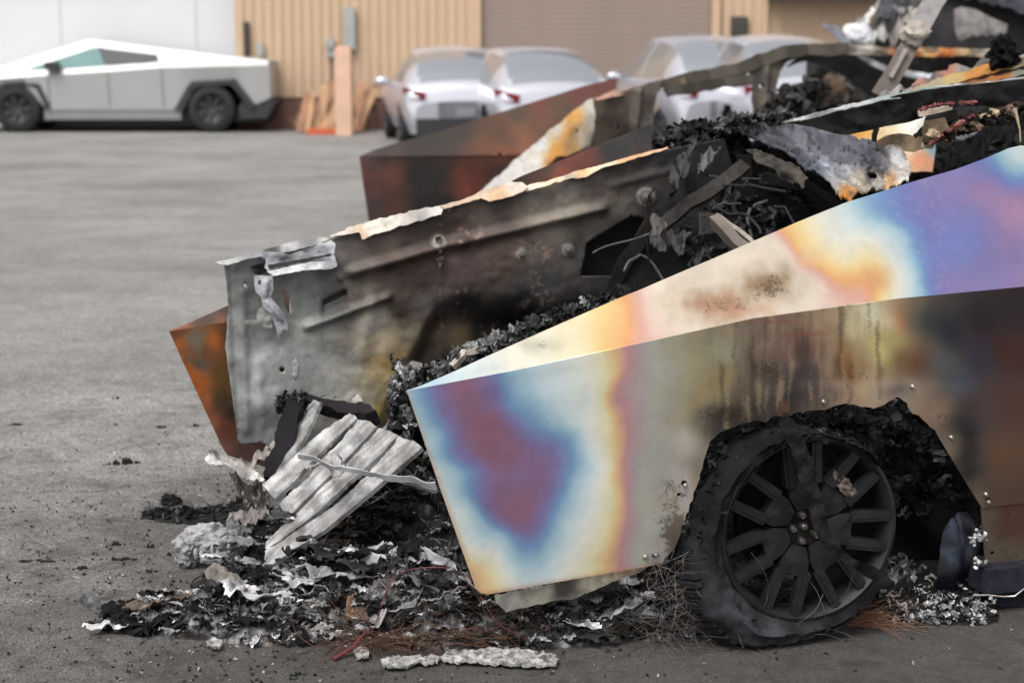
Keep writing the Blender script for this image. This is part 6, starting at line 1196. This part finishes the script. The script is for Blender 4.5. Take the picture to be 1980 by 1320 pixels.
for i, (poly, hl, L0, w) in enumerate((([(512, 944), (560, 900), (620, 845), (676, 799), (686, 803), (692, 811), (640, 866), (590, 916), (538, 970), (528, 960)], (), ((524, 957), (682, 806)), 12), ([(541, 975), (594, 924), (644, 870), (695, 814), (712, 814), (731, 826), (680, 880), (620, 940), (575, 985), (556, 1004)], (), ((548, 990), (713, 820)), 20),
        ([(514, 1048), (556, 1007), (578, 988), (624, 942), (684, 882), (734, 829), (752, 832), (771, 842), (700, 920), (640, 975), (560, 1030), (514, 1062)], ([(590, 955), (612, 938), (624, 940), (606, 956), (585, 976), (580, 966)],), ((530, 1045), (753, 836)), 22), ([(514, 1066), (562, 1034), (644, 978), (704, 923), (774, 846), (800, 852), (817, 866), (780, 900), (700, 975), (640, 1022), (600, 1040), (560, 1068), (528, 1090), (507, 1094)], ([(572, 1040), (600, 1032), (605, 1036), (590, 1046), (574, 1048)],), ((525, 1085), (797, 858)), 24))):
    sheet('channel', poly, BPn, 'channel_metal', beam, 3.2, .014, plank_col, .2, plank_relief(L0, w, i*9.), holes=hl, jag=1.3)
P5 = plane3((520, 925, 5.5), (610, 775, 5.85), (545, 918, 5.45))
sheet('channel', [(516, 926), (540, 890), (566, 840), (594, 774), (606, 772), (625, 781), (612, 812), (590, 860), (560, 905), (546, 918)], P5, 'channel_metal', beam, 3.2, .014, plank_col, .3, plank_relief(((531, 922), (608, 778)), 15, 4.), jag=1.3, label='separate narrow channel standing up at the left')
def loose(name, pts, w, h, rgb, label, cat, k=.8, mat='ash_metal', up=(0, -.6, 1), rough=.008):
    m = MB(); P = [at(*p) for p in pts]; m.beam(P, w, h, [lin(rgb)*k*random.uniform(.6, 1.2) for _ in P], up, rough, .015); return m.build(name, mat, label=label, cat=cat)
loose('charred_tube', [(566, 774, 5.9), (600, 778, 5.9), (650, 790, 5.88), (702, 806, 5.85), (720, 815, 5.8)], .055, .05, (40, 36, 40), 'charred black square tube lying across behind the top of the white channels', 'metal tube', mat='char', rough=.02)
loose('charred_tube', [(575, 782, 5.8), (556, 830, 5.7), (540, 880, 5.6), (528, 930, 5.5)], .06, .05, (34, 31, 34), 'charred black upright bar directly left of the separate white channel', 'metal tube', mat='char', rough=.02)
m = MB(); r_ = random.Random(3); rn = np.random.default_rng(31)
for _ in range(90): m.crumple(at(r_.uniform(538, 590), r_.uniform(764, 794), 5.8), r_.uniform(.008, .03), np.full(3, r_.choice([.012, .02, .05])), rn, 1., 9, .5)
m.build('char_tuft', 'char', label='ragged black char tuft at the left end of the black crossways tube', cat='char tuft')
loose('bent_strip', [(846, 936, 4.72), (810, 934, 4.75), (770, 926, 4.8), (720, 915, 4.86), (670, 908, 4.9), (640, 905, 4.93), (610, 888, 4.98), (575, 882, 5.0)], .004, .020, (180, 180, 182), 'thin grey metal strip running sideways across the white channels to the rainbow fender', 'metal strip', up=(0, -.5, .85), rough=.012, k=1.)
loose('bent_strip', [(846, 946, 4.72), (815, 944, 4.75), (780, 932, 4.8), (758, 922, 4.83)], .004, .012, (120, 118, 120), 'short grey strip just under the long sideways one by the fender edge', 'metal strip', rough=.008)
scrap('metal_shred', [(640, 905), (650, 880), (662, 888), (654, 912), (672, 900), (666, 918), (648, 922), (632, 912), (600, 905), (585, 890), (620, 893)], 4.93, (150, 146, 146), .9, 3, .03, label='knot of torn grey foil in the middle of the white channels', cat='foil')
scrap('upright_channel', [(826, 948), (842, 946), (858, 965), (850, 1000), (838, 1050), (822, 1104), (805, 1092), (798, 1070), (810, 1020), (820, 980)], 4.98, (168, 162, 156), .85, 2, .012, colpts=[(830, 960, (205, 203, 200)), (845, 980, (170, 168, 168)), (818, 1040, (120, 112, 106)), (835, 1040, (196, 192, 190)), (820, 1090, (150, 146, 144))], label='short ash-white channel standing upright just left of the rainbow fender edge', cat='metal channel', kwf=.02)
scrap('metal_flake', [(782, 966), (792, 962), (812, 975), (815, 990), (800, 995), (784, 985)], 5.2, (84, 84, 90), .8, 1, .006, label='small grey leaf-shaped metal flake on the black char left of the upright channel', cat='metal flake')
loose('scorched_slat', [(748, 1116, 4.85), (800, 1126, 4.85), (860, 1142, 4.83), (900, 1150, 4.8), (930, 1160, 4.8)], .05, .018, (120, 110, 102), 'flat grey-brown slat lying in the ash below the rainbow fender corner', 'metal slat', up=(0, -.9, .4), mat='char', k=1.)
loose('white_stick', [(628, 1128, 4.9), (655, 1115, 4.92), (690, 1100, 4.95)], .012, .012, (205, 200, 196), 'short white stick-like scrap on the ash heap under the white channels', 'metal scrap', rough=.004, k=1.)
loose('white_stick', [(616, 1105, 4.95), (645, 1102, 4.95), (680, 1098, 4.97)], .006, .006, (150, 144, 140), 'thin dull grey rod just above the white stick-like scrap', 'metal scrap', rough=.003, k=1.)
scrap('brown_scrap', [(668, 1176), (676, 1150), (690, 1136), (700, 1140), (708, 1160), (722, 1178), (712, 1196), (690, 1200), (664, 1192)], 4.68, (96, 74, 58), .9, 2, .02, 'char', label='upright torn brown scrap with pale edges in the middle of the ash heap', cat='scrap', colpts=[(690, 1140, (170, 160, 150)), (684, 1175, (100, 76, 58)), (704, 1180, (80, 62, 52)), (715, 1176, (140, 132, 126))])
# left side: curled foil, crusted lump, dark plates
scrap('curled_foil', [(402, 870), (412, 866), (440, 880), (470, 902), (500, 920), (512, 930), (496, 936), (478, 930), (450, 915), (420, 890)], 5.4, (176, 172, 168), .62, 1.5, .02, label='long curled white foil strip pointing left below the orange fender skin', cat='foil', colpts=[(415, 875, (120, 116, 112)), (440, 888, (205, 200, 196)), (470, 912, (150, 146, 142)), (500, 928, (226, 222, 218))])
scrap('curled_foil', [(396, 884), (404, 878), (422, 890), (432, 900), (420, 904), (402, 896)], 5.35, (215, 212, 208), .6, 1.5, .01, label='small white curl of foil at the far left end of the long curled strip', cat='foil')
scrap('torn_plate', [(462, 900), (500, 880), (538, 858), (545, 866), (520, 890), (490, 905), (500, 915), (470, 915)], 5.6, (130, 124, 118), .9, 2.5, .03, label='torn pale plate rising from the heap just below the grey panel', cat='metal plate')
scrap('torn_plate', [(444, 920), (466, 928), (486, 940), (508, 926), (516, 940), (512, 975), (520, 1000), (505, 1020), (490, 1010), (476, 990), (470, 965), (456, 950)], 5.2, (66, 62, 60), .8, 2.5, .03, label='dark crumpled upright plate between the curled foil and the white channels', cat='metal plate', mat='melted_sheet')
scrap('torn_plate', [(438, 1008), (450, 996), (480, 990), (520, 986), (540, 975), (530, 1000), (500, 1012), (470, 1020)], 5.1, (120, 114, 110), .9, 3, .03, label='ragged grey plate lying behind the crusted ash lump', cat='metal plate')
scrap('torn_plate', [(396, 1108), (412, 1098), (450, 1110), (478, 1130), (480, 1146), (464, 1150), (440, 1136), (415, 1126), (398, 1120)], 4.75, (110, 104, 98), .9, 2, .02, label='bent grey metal tongue sticking out under the crusted ash lump', cat='metal plate')
m = MB(); c = gnd(395, 1098); 
for dx, dy, dz, rx, ry, rz, g in ((0, .06, .085, .085, .07, .045, .36), (-.05, .03, .07, .05, .05, .045, .32), (.06, .05, .07, .07, .06, .05, .28), (.02, .02, .05, .075, .03, .03, .20), (.115, .08, .09, .05, .05, .06, .16), (.13, .06, .05, .05, .04, .05, .08), (-.06, .01, .03, .035, .03, .03, .24), (.05, -.01, .035, .06, .02, .022, .25)):
    m.lump(c+[dx, dy, dz], (rx, ry, rz), np.array([g, g*.985, g*1.0]), amp=.38, freq=5, level=4)
for k in range(9): m.lump(c+[-.06+.018*k, -.005+.01*math.sin(k*2.), .055+.012*math.sin(k*1.7)], (.008, .008, .022), np.full(3, .34), amp=.3, level=2)
m.build('crusted_lump', 'ash', label='light grey crusted ash lump with melted drips at the left end of the wreckage', cat='ash lump')
SB2 = GB([(310, 1000, .035, .06, .03), (360, 1005, .045, .09, .04), (420, 1008, .05, .1, .05), (480, 1010, .08, .12, .07), (330, 975, .03, .03, .02), (540, 1060, .12, .12, .1)])
def sh_h(X, Y):
    b = bump_sum(X, Y, SB2, 1.9); P = np.stack([X*9, Y*16, X*0+61], -1); return np.where(b > .008, b*(.6+.35*ridged(P, 4))-.006, -.02)
s0 = heap_obj('charred_shreds', float(gnd(270, 1000)[0]), float(gnd(620, 1060)[0]), 5.2, 6.2, .008, sh_h, 'char', ash_cols(.016, .12, .05, 7., thr=.45), label='low black shaggy char shreds reaching left along the asphalt below the orange fender skin', cat='char shreds', kind='stuff')
SP = heap_pts(SB2, sh_h, 1.1)
flakes(380, SP, .014, gry([.012, .02, .05, .1], [.45, .3, .15, .1]), .0015, .6, 41).build('char_flakes', 'char', s0, False, kind='stuff'); strands(420, SP, .045, lambda r: (r.normal(), r.normal()*.6, abs(r.normal())), .0011, 42, 6, .9, .4).build('char_fibres', 'black_char', s0, kind='stuff')
# right: white flaked ash under the brake shield
RB = GB([(1640, 1190, .05, .14, .07), (1700, 1180, .07, .12, .08), (1760, 1185, .07, .1, .07), (1820, 1190, .07, .1, .06), (1870, 1195, .06, .07, .05), (1740, 1150, .12, .12, .1), (1830, 1165, .08, .12, .08)])
def r_h(X, Y):
    b = bump_sum(X, Y, RB, 1.9); P = np.stack([X*10, Y*16, X*0+71], -1); return np.where(b > .01, b*(.6+.33*ridged(P, 4))-.006, -.02)
s1 = heap_obj('ash_heap', .8, 1.55, 4.4, 5.6, .0075, r_h, 'ash', ash_cols(.018, .6, .25, 12., thr=.22), label='small black and white flaked ash heap behind the wheel under the dark brake shield', cat='ash heap', kind='stuff')
flakes(700, heap_pts(RB, r_h, 1.0), .010, gry([.012, .03, .1, .45, .65], [.4, .2, .1, .15, .15]), .0015, .7, 43).build('ash_flakes', 'ash', s1, False, kind='stuff')
m = MB(); rn = np.random.default_rng(66)
for _ in range(330):
    px = rn.choice([1735, 1790, 1812, 1836, 1872, 1890])+rn.normal()*13; c = gnd(px, rn.uniform(1190, 1210))+[0, 0, abs(rn.normal())*.028]; m.crumple(c, rn.uniform(.005, .020), np.full(3, rn.choice([.02, .08, .25, .48], p=[.28, .2, .27, .25])), rn, .9, 9, .5)
m.build('white_crumbs', 'ash', s1, kind='stuff')
m = MB()
for _ in range(30): m.lump(hit(1893+r_.gauss(0, 7), r_.choice([1030, 1045, 1090])+r_.gauss(0, 6), side_plane(-.03)), r_.uniform(.004, .009), np.full(3, r_.choice([.05, .4, .6])), amp=.9, level=1)
m.build('foam_crumbs', 'ash', wreck, kind='stuff')
# crumbs and single fragments on the asphalt
def frag(px, py, L, h, label, g=.02, ang=0., name='char_fragment', cat='char fragment'):
    c = gnd(px, py); m = MB(); r = random.Random(px)
    for k in range(16):
        t = r.uniform(-1, 1); q_ = r.uniform(.4, 1.3)*(1.2-abs(t)); m.lump(c+[t*L/2*math.cos(ang)+r.uniform(-.008, .008), t*L/2*math.sin(ang)+r.uniform(-.012, .012)*(1.1-abs(t)), h*.2*q_], (L/14*q_, L/20*q_, h*.55*q_), np.full(3, g)*r.uniform(.6, 1.5), amp=.8, freq=5, level=2)
    m.build(name, 'ash' if g > .1 else 'char', label=label, cat=cat)
frag(240, 897, .16, .03, 'long black char sliver lying alone left of the wreckage', ang=.25); frag(225, 771, .05, .016, 'small dark crumb far left, highest of the loose ones on the asphalt'); frag(30, 822, .08, .014, 'dark crumb at the left edge of the photo'); frag(312, 827, .06, .014, 'small black crumb left of the orange fender foot'); frag(376, 824, .08, .014, 'black crumb nearest the orange fender foot', ang=.3)
frag(86, 855, .09, .008, 'flat pale blue-green glass scrap on the asphalt at left', .22, name='glass_scrap', cat='glass scrap'); frag(124, 932, .04, .012, 'little pale crumb on the left asphalt under the glass scrap', .2)
frag(226, 1054, .07, .016, 'black crumb left of the crusted ash lump, upper one'); frag(292, 1058, .05, .018, 'black crumb touching the left of the crusted ash lump'); frag(290, 1105, .05, .014, 'black crumb below and left of the crusted ash lump'); frag(310, 1159, .06, .006, 'thin flat white chip left of the bent grey tongue', .5, name='white_chip', cat='chip'); frag(50, 1163, .08, .006, 'flat pale chip at the lower left of the asphalt', .3, name='pale_chip', cat='chip')
frag(575, 1305, .05, .012, 'single dark crumb at the bottom edge of the photo'); frag(160, 1100, .10, .010, 'flat dark smear of crumbs at lower left'); frag(70, 1085, .16, .010, 'long low line of black crumbs at the left edge'); frag(230, 1082, .14, .012, 'long low line of black crumbs pointing at the ash lump')
def crumb_pt(r):
    while True:
        px, py = r.uniform(-20, 1980), 780+r.random()**.8*540
        if r.random() < math.exp(-abs(px-420)/520)*(.35+.65*math.exp(-abs(py-1120)/170)): return gnd(px, py)+[0, 0, .003]
flakes(1700, crumb_pt, .0045, gry([.02, .04, .1, .35], [.5, .25, .15, .1]), .002, .5, 51).build('char_crumbs', 'char', label='tiny black and pale char crumbs strewn over the asphalt round the wreckage', cat='char crumbs', kind='stuff', smooth=False)
